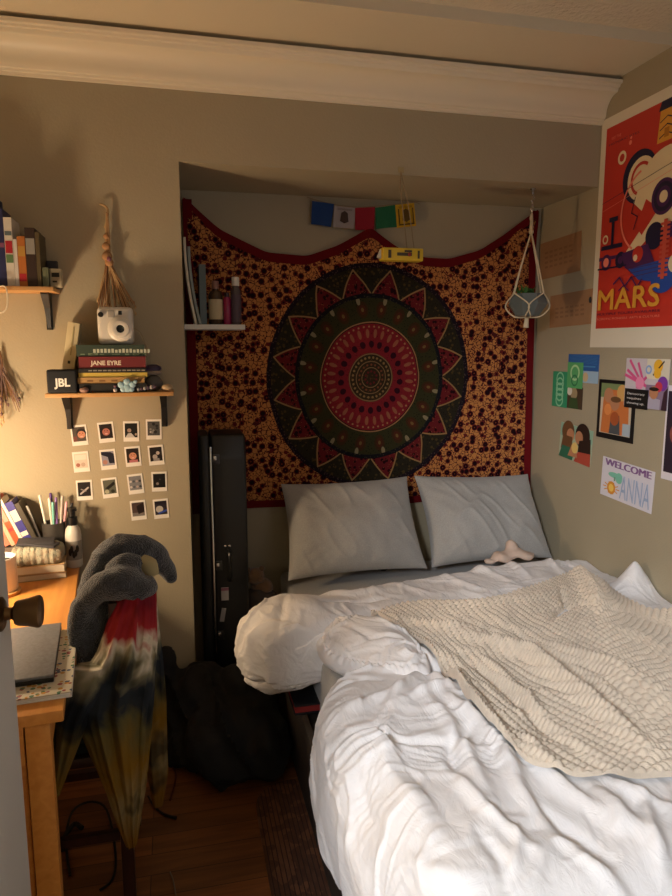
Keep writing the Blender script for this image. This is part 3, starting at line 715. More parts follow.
# --- pillows leaning on the back wall
def pillow(name, label, corners, thick, mat, seed, yb=2.76, group=None):
    # corners: four points (bl, br, tr, tl) of the seam; surface bulges both ways
    n = 90; u = np.linspace(0, 1, n)[:, None]*np.ones((1, n)); v = np.linspace(0, 1, n)[None, :]*np.ones((n, 1))
    c = [np.array(q, float) for q in corners]
    # pinch the edges between the corners
    uu = u+0.0; vv_ = v+0.0
    pin = 0.035*(4*u*(1-u)); pin2 = 0.03*(4*v*(1-v))
    v2 = v+pin*(0.5-v)*2*1.0; u2 = u+pin2*(0.5-u)*2*1.0
    Pm = (c[0]*((1-u2)*(1-v2))[..., None]+c[1]*(u2*(1-v2))[..., None]+c[2]*(u2*v2)[..., None]+c[3]*((1-u2)*v2)[..., None])
    nrm = np.cross(c[1]-c[0], c[3]-c[0]); nrm /= np.linalg.norm(nrm)
    if nrm[1] > 0: nrm = -nrm
    prof = (np.clip(1-(2*u-1)**2, 0, 1)**0.5)*(np.clip(1-(2*v-1)**2, 0, 1)**0.5)
    ex = np.linalg.norm(c[1]-c[0]); ey = np.linalg.norm(c[3]-c[0]); X_ = u*ex; Y_ = v*ey
    ang = np.arctan2(Y_-ey*0.5, X_-ex*0.5); rr = np.hypot(X_-ex*.5, Y_-ey*.5)
    w1 = 0.020*fbm(X_*5, Y_*5, seed+1)
    w2 = (1-np.abs(vn((X_+Y_*.6)*13, (Y_-X_*.6)*3.5, seed+2))*3.2).clip(0, 1)**2*0.008
    w3 = 0.005*np.sin(ang*23+seed+2*np.sin(ang*5))*np.clip(rr/0.3-0.55, 0, 1)
    f = thick*prof+(w1+w2+w3)*np.clip(prof*1.5, 0, 1)-0.02*np.exp(-(((X_-ex*.5)/.2)**2+((Y_-ey*.75)/.08)**2))
    A_ = Pm+nrm*f[..., None]; B_ = Pm-nrm*(thick*0.8*prof)[..., None]
    # welded edge: same boundary on both sides
    mb = MB(); mb.grid(A_, mat); mb.grid(B_[::-1], mat)
    return O(name, mb, label=label, cat='pillow', group=group, ang=180, fixn=True)
pillow('pillow', 'grey jersey pillow at the left, below the centre of the mandala tapestry', [(0.435, 2.70, 0.565), (1.06, 2.70, 0.57), (1.035, 2.92, 0.945), (0.445, 2.93, 0.935)], 0.105, SHEET, 3, group='grey pillows at the head of the bed')
pillow('pillow', 'grey jersey pillow at the right, in the corner beside the wall', [(1.09, 2.72, 0.565), (1.69, 2.72, 0.565), (1.665, 2.935, 0.925), (1.075, 2.93, 0.945)], 0.105, SHEET, 8, group='grey pillows at the head of the bed')

# peach shirt lying where duvet and right pillow meet
PEACH = M('peach_cloth', '#cdb4a2', rough=0.9, col2='#b9a596', vscale=20, var=0.05)
m_ = MB(); q = at(512, 553, z=0.645)
for k, (dx, dy, dz, r) in enumerate(((0, 0, 0, (.05, .04, .03)), (-.06, -.01, -.012, (.06, .035, .018)), (.05, -.02, -.01, (.05, .035, .02)), (.0, .02, .022, (.026, .03, .03)), (-.1, -.02, -.02, (.035, .02, .014)))):
    m_.ball((q.x+dx, q.y+dy, q.z+dz), r, PEACH, 3, .08, k)
O('shirt', blob(m_, PEACH, .006, 6, lambda c: 0.005*np.sin(c[:, 0]*70+c[:, 2]*50+fbm(c[:, 0]*12, c[:, 1]*12)*3)), label='crumpled peach shirt on the duvet in front of the right pillow', cat='shirt')
DARK = M('black_cloth', '#0e0f10', rough=0.9)
q = at(385, 570, z=0.525); mb = MB()
for k in range(4):
    a0 = k*1.5; mb.tube([(q.x+0.035*math.cos(a0+j*1.1)*(1+.3*math.sin(j*2+k)), q.y+0.02*math.sin(a0+j*1.1), q.z+0.006+0.014*abs(math.sin(j+k))) for j in range(6)], 0.006, DARK, n=8)
O('scrunchie', mb, label='small black hair scrunchie on the sheet below the left pillow', cat='hair tie')

# notebook on the bed ledge under the duvet
bk = T('notebook', 'black notebook with red page edges on the bed ledge under the duvet', 'notebook', (0.415, 2.10, 0.3), 0)
nb = MB(); q = at(307, 712, z=0.31)
O('cover', MB().box((q.x+.01, q.y+.10, 0.334), (0.105, 0.20, 0.006), M('notebook_black', '#15161c', rough=.5), bev=.002).box((q.x+.01, q.y+.10, 0.304), (0.105, 0.20, 0.006), M('notebook_black', '#15161c'), bev=.002), bk)
O('pages', MB().box((q.x+.01, q.y+.101, 0.319), (0.098, 0.192, 0.023), M('red_edges', '#8c2320', rough=.7)), bk, label='red page block')

# --- heap of black clothes on the floor between chair and bed
mb = MB()
for k, (x, y, z, r) in enumerate(((0.16, 2.36, .12, (.19, .20, .16)), (0.05, 2.50, .14, (.15, .13, .18)), (0.26, 2.28, .10, (.10, .15, .13)), (0.20, 2.46, .18, (.14, .12, .14)),
        (0.03, 2.42, .06, (.14, .12, .09)), (-0.07, 2.54, .22, (.055, .055, .18)), (-0.10, 2.53, .12, (.09, .06, .14)), (0.27, 2.44, .16, (.09, .10, .12)), (0.13, 2.26, .06, (.12, .10, .08)))):
    mb.ball((x, y, z), r, DARK, 3, .05, k)
HEAP = M('black_fabric', '#070708', rough=0.85, bump=0.5, bscale=25)
def hd(c):
    return 0.034*(1-np.abs(vn(c[:, 0]*13+c[:, 2]*8, c[:, 1]*7-c[:, 2]*9, 4))*2.4)-.02+0.010*vn(c[:, 0]*22, c[:, 1]*20+c[:, 2]*18, 9)
g = blob(mb, HEAP, .014, 5, hd)
g.v = [(x, y, max(z, 0.012 if x > 0.2 else 0.002)) for x, y, z in g.v]
O('black_coat', g, label='crumpled black coat heaped on the floor between chair and bed', cat='coat')

# ------------------------------------------------------------------ clothes over the chair
FLEECE = M('grey_fleece', '#20252d', rough=1.0, col2='#323842', vscale=60, var=0.15, bump=0.9, bscale=230, sheen=0.5)
def px3(p, y): return at(p[0], p[1], y=y)
mb = MB()
def limb(pts, rs):
    mb.tube([px3((a, b), y) for a, b, y in pts], rs, FLEECE, n=14, smooth=5)
limb([(84, 622, 1.84), (92, 592, 1.88), (108, 562, 1.92), (130, 548, 1.95), (146, 552, 1.97)], [.030, .040, .046, .044, .042])
limb([(76, 646, 1.80), (80, 612, 1.81), (98, 590, 1.79), (118, 584, 1.78), (136, 586, 1.80)], [.022, .030, .036, .044, .050])
limb([(136, 584, 1.80), (141, 592, 1.80), (143, 598, 1.80)], [.052, .052, .036])
limb([(138, 546, 1.96), (156, 556, 1.99), (170, 573, 2.01), (171, 582, 1.99)], [.042, .038, .026, .018])
limb([(112, 574, 1.84), (124, 565, 1.84), (140, 563, 1.86)], [.030, .032, .030])
limb([(96, 560, 1.93), (118, 544, 1.95), (136, 546, 1.96)], [.026, .032, .03])
limb([(88, 606, 1.84), (90, 640, 1.82), (88, 680, 1.80), (84, 700, 1.80)], [.036, .036, .030, .018])
limb([(104, 600, 1.88), (106, 640, 1.87), (100, 690, 1.86)], [.04, .034, .02])
fl = blob(mb, FLEECE, .009, 5, lambda c: 0.006*vn(c[:, 0]*40, c[:, 2]*40+c[:, 1]*20, 5)+0.006*vn(c[:, 0]*16+c[:, 1]*12, c[:, 2]*18, 8))
fj = T('fleece_jacket', 'dark grey fleece jacket bunched over the chair back', 'jacket', (-0.13, 1.85, 0.6))
O('shell', fl, fj)
lg_ = MB().tube([px3((141, 560), 1.90), px3((149, 566), 1.89), px3((154, 576), 1.88)], [.018, .026, .014], M('cream_lining', '#a89c74', rough=.9), n=12); O('lining', lg_, fj, label='cream inside of the jacket')

m, t, b = nt('tie_dye'); L = t.links
tc = t.nodes.new('ShaderNodeTexCoord'); n1_ = t.nodes.new('ShaderNodeTexNoise'); n1_.inputs['Scale'].default_value = 9; n1_.inputs['Detail'].default_value = 3; n1_.inputs['Distortion'].default_value = 0.8
mp = t.nodes.new('ShaderNodeMapping'); mp.inputs['Scale'].default_value = (1.4, 1.4, 0.85); L.new(tc.outputs['Object'], mp.inputs[0]); L.new(mp.outputs[0], n1_.inputs['Vector'])
sp = t.nodes.new('ShaderNodeSeparateXYZ'); L.new(tc.outputs['Object'], sp.inputs[0]); Zt = Ex(t, sp.outputs[2]); N1 = Ex(t, n1_.outputs['Fac'])
pos = Zt+0.5+(N1-0.5)*0.22
r = t.nodes.new('ShaderNodeValToRGB'); L.new((pos*1.03).o, r.inputs[0])
els = [(0.0, '#6a5c3a'), (0.12, '#6a4a1c'), (0.25, '#845e22'), (0.36, '#8c7c54'), (0.47, '#80601f'), (0.60, '#5a5434'), (0.645, '#2c3136'), (0.71, '#2a3038'), (0.755, '#77735c'), (0.795, '#cfc6b4'), (0.835, '#a03034'), (0.90, '#84202a'), (1.0, '#301830')]
cr = r.color_ramp
cr.elements[0].position = els[0][0]; cr.elements[0].color = (*srgb(els[0][1]), 1)
cr.elements[1].position = els[-1][0]; cr.elements[1].color = (*srgb(els[-1][1]), 1)
for p_, c_ in els[1:-1]:
    e = cr.elements.new(p_); e.color = (*srgb(c_), 1)
n2_ = t.nodes.new('ShaderNodeTexNoise'); n2_.inputs['Scale'].default_value = 9; n2_.inputs['Detail'].default_value = 2; L.new(tc.outputs['Object'], n2_.inputs['Vector'])
cc = mixc(t, (Ex(t, n2_.outputs['Fac'])-0.54).op('MULTIPLY', 6.0).op('MAXIMUM', 0.0).op('MINIMUM', 0.7), r.outputs[0], '#14181c')
L.new(cc, b.inputs['Base Color']); b.inputs['Roughness'].default_value = 0.95; b.inputs['Specular IOR Level'].default_value = 0.1
TIE = m
def hang(rows, y0, mat, nz=110, na=150, seed=0, thick=0.05, pleat=0.016, npl=9):
    # rows: (photo y, left x, right x, distance y); a closed hanging cloth bundle between those outlines
    rw = np.array(rows, float); tv = np.linspace(0, 1, len(rw)); q = np.linspace(0, 1, nz)
    P = np.zeros((na+1, nz, 3))
    for j, s in enumerate(q):
        py, lx, rx, yy = [np.interp(s, tv, rw[:, k]) for k in range(4)]
        A_ = at(lx, py, y=yy); B_ = at(rx, py, y=yy); c = (A_+B_)/2; hw = (B_-A_).length/2
        for i in range(na+1):
            a = 2*PI*i/na; th = min(thick, hw*0.9+0.004)
            ww = 1+0*a
            f = pleat*(math.sin(a*npl+seed+1.3*math.sin(s*4+seed))+0.6*math.sin(a*npl*1.7+2+s*2.5))*min(1, s*3+0.2)*min(1, (hw/0.05))
            dx = math.cos(a)*(hw); dy = math.sin(a)*(th+f)+0.4*f
            P[i, j] = (c.x+dx*(1+0.03*math.sin(s*19+i)), c.y+dy, A_.z*(1-(i % na)/na*0)+0*a)
    mb = MB(); mb.grid(P, mat)
    mb.f.append(tuple(i*nz for i in range(na))); mb.m.append(0); mb.f.append(tuple(i*nz+nz-1 for i in range(na))); mb.m.append(0)
    return mb
td = T('tie_dye_hoodie', 'long red, white, navy and ochre tie-dye hoodie hanging from the chair back', 'hoodie', (-0.12, 1.83, 0.5))
O('body', hang([(585, 122, 152, 1.80), (610, 112, 156, 1.79), (650, 98, 157, 1.76), (680, 80, 155, 1.74), (710, 74, 153, 1.72), (750, 90, 150, 1.71), (790, 107, 146, 1.71), (825, 118, 140, 1.71), (845, 126, 137, 1.71)], 0, TIE, seed=1, thick=.055), td)
O('sleeve', hang([(590, 140, 156, 1.93), (620, 140, 158, 1.92), (660, 142, 163, 1.92), (700, 142, 166, 1.92), (740, 144, 167, 1.93), (775, 148, 168, 1.94), (805, 153, 163, 1.94)], 0, TIE, seed=4, thick=.035, npl=5, pleat=.010), td)
O('sleeve', hang([(668, 72, 110, 1.72), (690, 66, 105, 1.70), (720, 58, 90, 1.69), (750, 56, 78, 1.69), (780, 54, 66, 1.69), (795, 54, 60, 1.69)], 0, TIE, seed=7, thick=.03, npl=5, pleat=.008), td)
# cables on the floor
CABLE = M('black_cable', '#0c0a0a', rough=0.5); REDC = M('red_cable', '#4a130c', rough=0.5)
def fl_pts(ps, z=0.006): return [at(a, b, z=z+dz) for a, b, dz in ps]
O('power_cable', MB().tube(fl_pts([(70, 875, 0), (66, 840, 0), (72, 812, .01), (88, 802, .02), (104, 806, .02), (112, 828, .0), (116, 860, 0), (112, 880, 0), (100, 890, 0)]), .004, CABLE), label='black power cable looping on the floor under the chair', cat='cable')
O('power_adapter', MB().tube(fl_pts([(62, 850, .004), (64, 838, .004), (74, 824, .006), (82, 828, .006)], .008), .008, CABLE), label='black plug end of a cable on the floor behind the desk leg', cat='plug')
O('drawstring', MB().tube(fl_pts([(148, 796, .01), (154, 806, .002), (164, 814, 0), (176, 818, 0)]), [.003, .003, .004, .006], CABLE), label='black cord end on the floor right of the hanging hoodie', cat='cord')
O('red_cable', MB().tube(fl_pts([(162, 738, 0), (172, 742, 0), (176, 752, .01), (170, 762, 0), (176, 775, 0), (170, 800, 0)]), .003, REDC), label='thin reddish cable curling on the floor between hoodie and black coat', cat='cable')
O('white_cable', MB().tube(fl_pts([(170, 872, 0), (173, 880, 0), (176, 896, 0)]), .002, M('grey_cable', '#6e6558')), label='short pale wire on the wooden floor near the bottom of the photo', cat='wire')
for nm, p, lb in (('sneaker', (193, 672), 'white toe of a sneaker behind the black coat, by the corner of the wall'), ('sneaker', (229, 672), 'white toe of a sneaker behind the black coat, below the guitar case')):
    q = at(p[0], p[1], y=2.62)
    s_ = T(nm, lb, 'shoe', (q.x, 2.58, 0.24))
    O('toe_cap', MB().ball((q.x, 2.55, q.z-0.005), (.022, .03, .014), WHITE, 3), s_)
    O('upper', MB().ball((q.x, 2.60 if q.x > .05 else 2.565, q.z-0.03), (.035, .06 if q.x > .05 else .03, .035), M('shoe_canvas', '#2a2724', rough=.9), 3, .03), s_)

# ------------------------------------------------------------------ guitar case
gc = T('guitar_case', 'tall black hard guitar case standing upright in the left of the alcove', 'case', (0.175, 2.86, 0))
CASE = M('case_tolex', '#101112', rough=0.42, bump=0.15, bscale=400)
half = [(0.0, .12), (.03, .155), (.12, .175), (.30, .178), (.42, .155), (.50, .135), (.58, .145), (.70, .150), (.78, .125), (.86, .085), (1.10, .075), (1.165, .070), (1.19, .05)]
zs = [h[0] for h in half]; hw = [h[1] for h in half]
outl = [(w_*0+(-min(w_, .17)), z_) for z_, w_ in half]+[(w_, z_) for z_, w_ in reversed(half)]
# front (towards the room) kept straight: the case leans with its edge forward
outl = [(-.17 if z_ < 1.1 else -.17+(z_-1.1)*.4, z_) for z_, w_ in half]+[(w_-.0, z_) for z_, w_ in reversed(half)]
def case_half(x0, x1, inset):
    b = bmesh.new(); vs = [b.verts.new((x0, 2.855+a, z_+0.004)) for a, z_ in outl]; f = b.faces.new(vs)
    r_ = bmesh.ops.extrude_face_region(b, geom=[f]); vv_ = [e for e in r_['geom'] if isinstance(e, bmesh.types.BMVert)]
    bmesh.ops.translate(b, verts=vv_, vec=(x1-x0, 0, 0))
    bmesh.ops.bevel(b, geom=[e for e in b.edges], offset=0.012, segments=3, profile=0.5, affect='EDGES'); return b
O('lid', MB().bm(case_half(0.085, 0.125, 0), CASE), gc); O('shell', MB().bm(case_half(0.129, 0.268, 0), CASE), gc)
O('rim', MB().bb((0.123, 2.679, 0.03), (0.131, 2.69, 1.15), CHROME, .002), gc, label='thin chrome rim')
def clasp(z):
    c_ = O('latch', MB().box((0.148, 2.680, z), (0.026, 0.007, 0.04), M('dark_metal', '#4a4a4c', rough=.35, metal=.9), bev=.002), gc)
    O('hasp', MB().box((0.143, 2.674, z+.006), (0.012, 0.007, 0.016), CHROME, bev=.002), c_)
for z in (1.10, .66, .36): clasp(z)
hb = MB().tube([(0.185, 2.682, .60), (0.19, 2.655, .605), (0.19, 2.650, .66), (0.19, 2.655, .715), (0.185, 2.682, .72)], .008, BLACKP)
O('handle', hb, gc)
for z in (.73, .745): O('rivet', MB().ball((0.175+(z-.73)*1.2, 2.682, .74), (.006, .004, .006), CHROME, 2), gc)
STK = M('sticker_paper', '#8f8b8c', rough=.6); STK2 = M('sticker_pink', '#7a4a5c', rough=.6)
q = at(225, 594, y=2.681); O('sticker', MB().box((q.x, 2.6825, q.z), (.030, .003, .055), STK).box((q.x, 2.6815, q.z+.02), (.030, .003, .012), STK2), gc, label='pale sticker with a pink top')
q = at(223, 615, y=2.681); O('sticker', MB().box((q.x, 2.6825, q.z), (.018, .003, .058), STK, rot=(0, .18, 0)), gc, label='slanted pale sticker')
# soft toy and clutter between case and bed
TOY = M('brown_plush', '#7a5a3c', rough=1, sheen=.4, bump=.5, bscale=160)
c0 = at(255, 576, y=2.86)
ty = T('stuffed_toy', 'small brown stuffed toy between guitar case and left pillow', 'soft toy', (c0.x, c0.y, c0.z-.05))
hb_ = MB().ball(c0, (.042, .038, .038), TOY, 3); hb_.ball(c0+Vector((.02, -.03, -.008)), (.018, .016, .014), TOY, 3)
O('head', hb_, ty); O('ear', MB().ball(c0+Vector((-.032, 0, .03)), .014, TOY, 2), ty); O('ear', MB().ball(c0+Vector((.03, 0, .032)), .014, TOY, 2), ty)
O('body', MB().ball(c0+Vector((.03, .01, -.055)), (.05, .04, .045), TOY, 3, .04), ty)
mb = MB()
for k, (dx, dz) in enumerate(((0, -.10), (.05, -.13), (-.03, -.17), (.03, -.22), (.0, -.30), (.04, -.38), (0, -.46), (.03, -.54))): mb.ball(c0+Vector((dx+.005, 0, dz)), (.055, .07, .06), DARK, 3, .06, k)
GR = M('grey_brown_cloth', '#4a3f36', rough=.95)
gq = blob(mb, GR, .011, 4, lambda c: .008*vn(c[:, 0]*30, c[:, 2]*30, 3))
gq.v = [(min(x_, .372) if z_ < .30 else x_, y_, max(z_, .003)) for x_, y_, z_ in gq.v]
O('folded_clothes', gq, label='dark pile of clothes under the stuffed toy beside the guitar case', cat='clothes')

# ------------------------------------------------------------------ shelf in the alcove
SHW = M('white_shelf', '#d5d2cb', rough=0.45)
O('floating_shelf', MB().bb((0.042, 2.79, 1.612), (0.285, 2.995, 1.632), SHW, .002), label='white floating shelf with bottles at the left of the alcove', cat='shelf', smooth=False)
PAPER = M('cream_paper', '#cfc6b2', rough=.8); GREYB = M('grey_blue_book', '#5c6a6e', rough=.7); GREYL = M('pale_grey_book', '#8d9692', rough=.7)
o = MB()
for k in range(2):
    P = np.zeros((2, 14, 3))
    for j in range(14):
        s = j/13; x = 0.046+0.035*(1-s)**2+k*.002
        P[0, j] = (x, 2.80, 1.633+.335*s); P[1, j] = (x, 2.98, 1.633+.335*s)
    o.grid(P, PAPER)
for j, (x, h, d_, mt_, lb) in enumerate(((0.050, .335, .03, PAPER, 'cream magazine leaning on the wall at the left end of the white shelf'), (0.066, .30, .02, GREYL, 'thin dark grey book next to the cream magazine on the white shelf'))):
    g = MB(); n_ = 12
    for s in range(n_):
        a = s/n_; a2 = (s+1)/n_; xx0 = x+.036*(1-a)**2; xx1 = x+.036*(1-a2)**2; z0 = 1.634+h*a; z1 = 1.634+h*a2
        g.add([(xx0, 2.80, z0), (xx0+.010, 2.80, z0), (xx0+.010, 2.98, z0), (xx0, 2.98, z0), (xx1, 2.80, z1), (xx1+.010, 2.80, z1), (xx1+.010, 2.98, z1), (xx1, 2.98, z1)],
              [(0, 1, 5, 4), (1, 2, 6, 5), (2, 3, 7, 6), (3, 0, 4, 7)]+([(3, 2, 1, 0)] if s == 0 else [])+([(4, 5, 6, 7)] if s == n_-1 else []), mt_)
    O('magazine', g, label=lb, cat='magazine', group=None, ang=60)
def book_std(x, th, h, d, mat, label, y0, z0, lean=0.0, pages=True, name='book', group=None, art=None, dy=0):
    bk = T(name, label, 'book', (x+th/2, y0+d/2, z0), 0, group)
    mt_ = Matrix.Translation((x+(th if lean > 0 else 0), 0, z0)) @ Matrix.Rotation(lean, 4, 'Y') @ Matrix.Translation((-(x+(th if lean > 0 else 0)), 0, -z0))
    c_ = MB(); c_.bb((x, y0, z0), (x+.002, y0+d, z0+h), mat); c_.bb((x+th-.002, y0, z0), (x+th, y0+d, z0+h), mat); c_.bb((x+.002, y0, z0), (x+th-.002, y0+.002, z0+h), mat)
    if art: art(c_, x, th, h, y0, z0)
    p_ = MB().bb((x+.002, y0+.002, z0+.003), (x+th-.002, y0+d-.003, z0+h-.003), PAPER)
    for q_ in (c_, p_): q_.v = [(mt_ @ Vector(v_))[:] for v_ in q_.v]
    O('cover', c_, bk, smooth=False); O('pages', p_, bk, smooth=False); return bk
book_std(0.108, .026, .235, .16, GREYB, 'tall grey-blue book standing beside the magazines on the white shelf', 2.81, 1.633)
def bottle(name, label, prof, cap, c, bm_, cm, lab=None, n=28, cat='bottle', liquid=None):
    b_ = T(name, label, cat, c)
    bo_ = O('body', MB().lathe(prof, bm_, c=c, n=n), b_); O('cap', MB().lathe(cap, cm, c=c, n=20), b_)
    if lab:
        r_, z0, z1, lm = lab; g = MB(); a0 = -PI*0.95; a1 = -PI*0.05
        P = np.zeros((17, 2, 3))
        for i in range(17):
            a = a0+(a1-a0)*i/16; P[i, 0] = (c[0]+r_*math.cos(a), c[1]+r_*math.sin(a), c[2]+z0); P[i, 1] = (c[0]+r_*math.cos(a), c[1]+r_*math.sin(a), c[2]+z1)
        g.grid(P, lm); O('label', g, bo_)
    return b_
BZ = 1.633
bottle('lotion_bottle', 'brown bottle with a cream label and pink cap on the white shelf', [(.027, 0), (.029, .004), (.029, .115), (.024, .13), (.013, .138), (.013, .145)], [(.014, .142), (.014, .172), (.012, .174)], (0.172, 2.84, BZ), M('brown_glass', '#3a2a1c', rough=.2, spec=.6), M('pink_cap', '#8a6458', rough=.5), (.0296, .02, .10, M('cream_label', '#b7a98a', rough=.7)))
bottle('polish_bottle', 'small magenta bottle between two taller bottles on the white shelf', [(.014, 0), (.016, .003), (.016, .10), (.010, .112)], [(.011, .11), (.010, .128)], (0.217, 2.83, BZ), M('magenta_glass', '#8c1c4a', rough=.25), M('dark_cap', '#2c1420', rough=.4))
bottle('shampoo_bottle', 'tall dark clear bottle with a white cap at the right end of the white shelf', [(.019, 0), (.021, .004), (.021, .135), (.014, .15), (.012, .155)], [(.015, .155), (.015, .188), (.013, .19)], (0.253, 2.83, BZ), M('smoky_glass', '#4f4448', rough=.15, spec=.7), M('white_cap', '#d8d4cc', rough=.4), (.0216, .01, .12, M('violet_label', '#4c3c48', rough=.6)))
O('paper_note', MB().bb((0.041, 2.72, 1.30), (0.043, 2.90, 1.53), M('dim_paper', '#b8ab90', rough=.8)), label='cream paper pinned to the left side wall of the alcove below the white shelf', cat='paper')

# ------------------------------------------------------------------ prayer flags, yellow box, planter
fg = T('prayer_flags', 'string of five small prayer flags pinned above the tapestry', 'flags', (0.84, 3.0, 2.08))
FY = 3.02
pts = [(307, 197), (316, 200), (337, 205), (358, 207), (378, 206), (399, 204), (413, 202), (420, 204)]
O('string', MB().tube([at(a, b, y=FY) for a, b in pts], .0016, STRING, n=6), fg)
FC = [('#1c3f78', 'blue flag', (312, 201, 334, 204, 331, 227, 311, 224)), ('#a9a0a0', 'white flag with a printed figure', (334, 206, 355, 208, 354, 229, 333, 227)), ('#94182a', 'red flag', (355, 208, 375, 207, 374, 230, 355, 230)),
      ('#1f6440', 'green flag', (375, 208, 395, 205, 397, 227, 376, 229)), ('#c79a1e', 'yellow flag with a figure in a frame', (395, 205, 414, 203, 416, 226, 397, 228))]
INK = M('flag_ink', '#4a3a34', rough=.9); INKY = M('flag_ink_brown', '#5a4210', rough=.9)
for hexc, lb, q in FC:
    mt_ = M('flag_'+hexc, hexc, rough=.95, bump=.3, bscale=300)
    tl, tr, br, bl = [np.array(at(q[2*i], q[2*i+1], y=FY)) for i in range(4)]
    n_ = 14; P = np.zeros((n_, n_, 3))
    for i in range(n_):
        for j in range(n_):
            u, v = i/(n_-1), j/(n_-1); P[i, j] = (tl*(1-u)+tr*u)*(1-v)+(bl*(1-u)+br*u)*v; P[i, j, 1] += -.003*math.sin(u*7+q[0])*v-.002
    g = MB().grid(P, mt_)
    Pt = lambda u, v: tuple(((tl*(1-u)+tr*u)*(1-v)+(bl*(1-u)+br*u)*v+np.array([0, -.008, 0])))
    if 'printed' in lb or 'frame' in lb:
        ik = INK if 'printed' in lb else INKY
        g.add([Pt(.35, .3), Pt(.5, .2), Pt(.65, .3), Pt(.7, .7), Pt(.5, .8), Pt(.3, .7)], [(0, 1, 2, 3, 4, 5)], ik)
        for k in range(3): g.add([Pt(.15, .1+.03*k), Pt(.85, .1+.03*k), Pt(.85, .11+.03*k), Pt(.15, .11+.03*k)], [(0, 1, 2, 3)], ik)
        if 'frame' in lb:
            for a, b_, c_, d_ in ((.1, .2, .16, .9), (.84, .2, .9, .9), (.1, .86, .9, .92)): g.add([Pt(a, b_), Pt(c_, b_), Pt(c_, d_), Pt(a, d_)], [(0, 1, 2, 3)], ik)
    O('flag', g, fg, label=lb)
TAPE = M('masking_tape', '#a3946c', rough=.8)
# yellow box hanging in front, from the edge of the soffit
yb_ = T('hanging_box', 'small yellow printed box hanging on a cord in front of the prayer flags', 'box', (0.86, 2.585, 1.97))
YY = 2.585; YEL = M('yellow_card', '#c9a51c', rough=.6); DK = M('dark_print', '#3a2c10', rough=.6)
a = at(381, 248, y=YY); c_ = at(421, 262, y=YY)
g = MB().box(((a.x+c_.x)/2, YY, (a.z+c_.z)/2), (c_.x-a.x, .05, a.z-c_.z), YEL, bev=.004)
ybx = O('box', g, yb_)
cx, cz = (a.x+c_.x)/2, (a.z+c_.z)/2
g = MB(); g.box((cx+.005, YY-.0262, cz), (.06, .002, .012), DK); g.box((cx+.02, YY-.0262, cz+.012), (.03, .002, .008), DK); g.box((cx-.055, YY-.0262, cz), (.012, .002, .03), DK); g.box((cx+.063, YY-.0262, cz), (.008, .002, .03), DK)
g.ball((cx+.025, YY-.026, cz), (.008, .003, .008), M('print_red', '#8c2a1c'), 2)
O('print', g, ybx)
O('cord', MB().tube([at(401, 172, y=2.592), at(400, 186, y=YY), at(402, 203, y=YY), at(407, 248, y=YY)], .0022, STRING, n=6).tube([at(401, 172, y=2.592), at(404, 186, y=YY), at(409, 210, y=YY), at(414, 248, y=YY)], .0018, STRING, n=6), yb_)
O('tape', MB().box((at(401, 172, y=2.598).x, 2.597, at(401, 170, y=2.598).z), (.022, .004, .02), TAPE), yb_)
O('tassel', MB().tube([at(381, 250, y=YY), at(379, 258, y=YY)], [.006, .01], M('white_thread', '#b5b0a4')), yb_)

pl_ = T('hanging_planter', 'grey faceted plant pot in a cream macrame hanger at the right of the alcove', 'planter', (1.495, 2.68, 1.60))
PX, PY = 1.487, 2.68
MAC = M('macrame_cord', '#cdbd9c', rough=.95, bump=.4, bscale=300); POT = M('grey_pot', '#5d6360', rough=.35)
zt_ = at(533, 189, y=PY).z
hk = MB(); hk.lathe([(.012, 0), (.012, -.004), (.004, -.006), (.003, -.03)], CHROME, c=(PX, PY, 2.199), n=14)
hk.tube([(PX, PY, 2.17), (PX+.008, PY, 2.16), (PX, PY, 2.145), (PX-.007, PY, 2.152)], .002, CHROME)
for k in range(3): hk.tube([(PX+.006*math.cos(a_)*(1 if k % 2 else .4), PY+.006*math.cos(a_)*(0 if k % 2 else 1), 2.138-.018*k+.011*math.sin(a_)) for a_ in np.linspace(0, 2*PI, 12)], .0016, CHROME, n=5, smooth=1)
O('hook', hk, pl_)
zc_ = at(525, 304, y=PY).z
dxp = 0.0
PC = Vector((at(527.5, 304, y=PY).x, PY, zc_))
g = MB(); prof = [(.05, -.050), (.052, -.050), (.086, 0.0), (.070, .042), (.064, .042), (.062, .030)]
g.lathe(prof, POT, c=PC, n=8); pot_ = O('pot', g, pl_, ang=20)
O('soil', MB().lathe([(.001, .028), (.062, .030)], M('soil', '#2a1f16', rough=1), c=PC, n=8), pot_)
g = MB(); tp_ = Vector((PX, PY, at(533, 232, y=PY).z)); kn_ = tp_
for k in range(4):
    a_ = math.radians(20+90*k); d_ = Vector((math.cos(a_), math.sin(a_), 0)); e_ = Vector((math.cos(a_+PI/4), math.sin(a_+PI/4), 0)); f_ = Vector((math.cos(a_-PI/4), math.sin(a_-PI/4), 0))
    ap = PC+d_*.084+Vector((0, 0, .042))
    g.tube([kn_, kn_*.5+ap*.5+d_*.002, ap], .0032, MAC, n=6)
    for h_ in (e_, f_): g.tube([ap, PC+h_*.092+Vector((0, 0, -.008)), PC+(h_*.6+d_*.2)*.075+Vector((0, 0, -.052)), PC+Vector((0, 0, -.056))], .003, MAC, n=6, smooth=5)
g.tube([(PX, PY, 2.098), tp_+Vector((0, 0, .02)), kn_], [.004, .008, .006], MAC); g.ball(tp_, (.010, .010, .012), MAC, 2)
g.tube([(PX, PY, 2.10), (PX-.006, PY, 2.08), (PX, PY, 2.06)], .004, MAC)
g.tube([PC+Vector((0, 0, -.055)), PC+Vector((-.002, 0, -.075)), PC+Vector((-.003, 0, -.10))], [.008, .010, .012], MAC, n=12)
O('hanger', g, pl_)
g = MB(); LEAF = M('leaf_green', '#3f6b2c', rough=.6); rnd = random.Random(3)
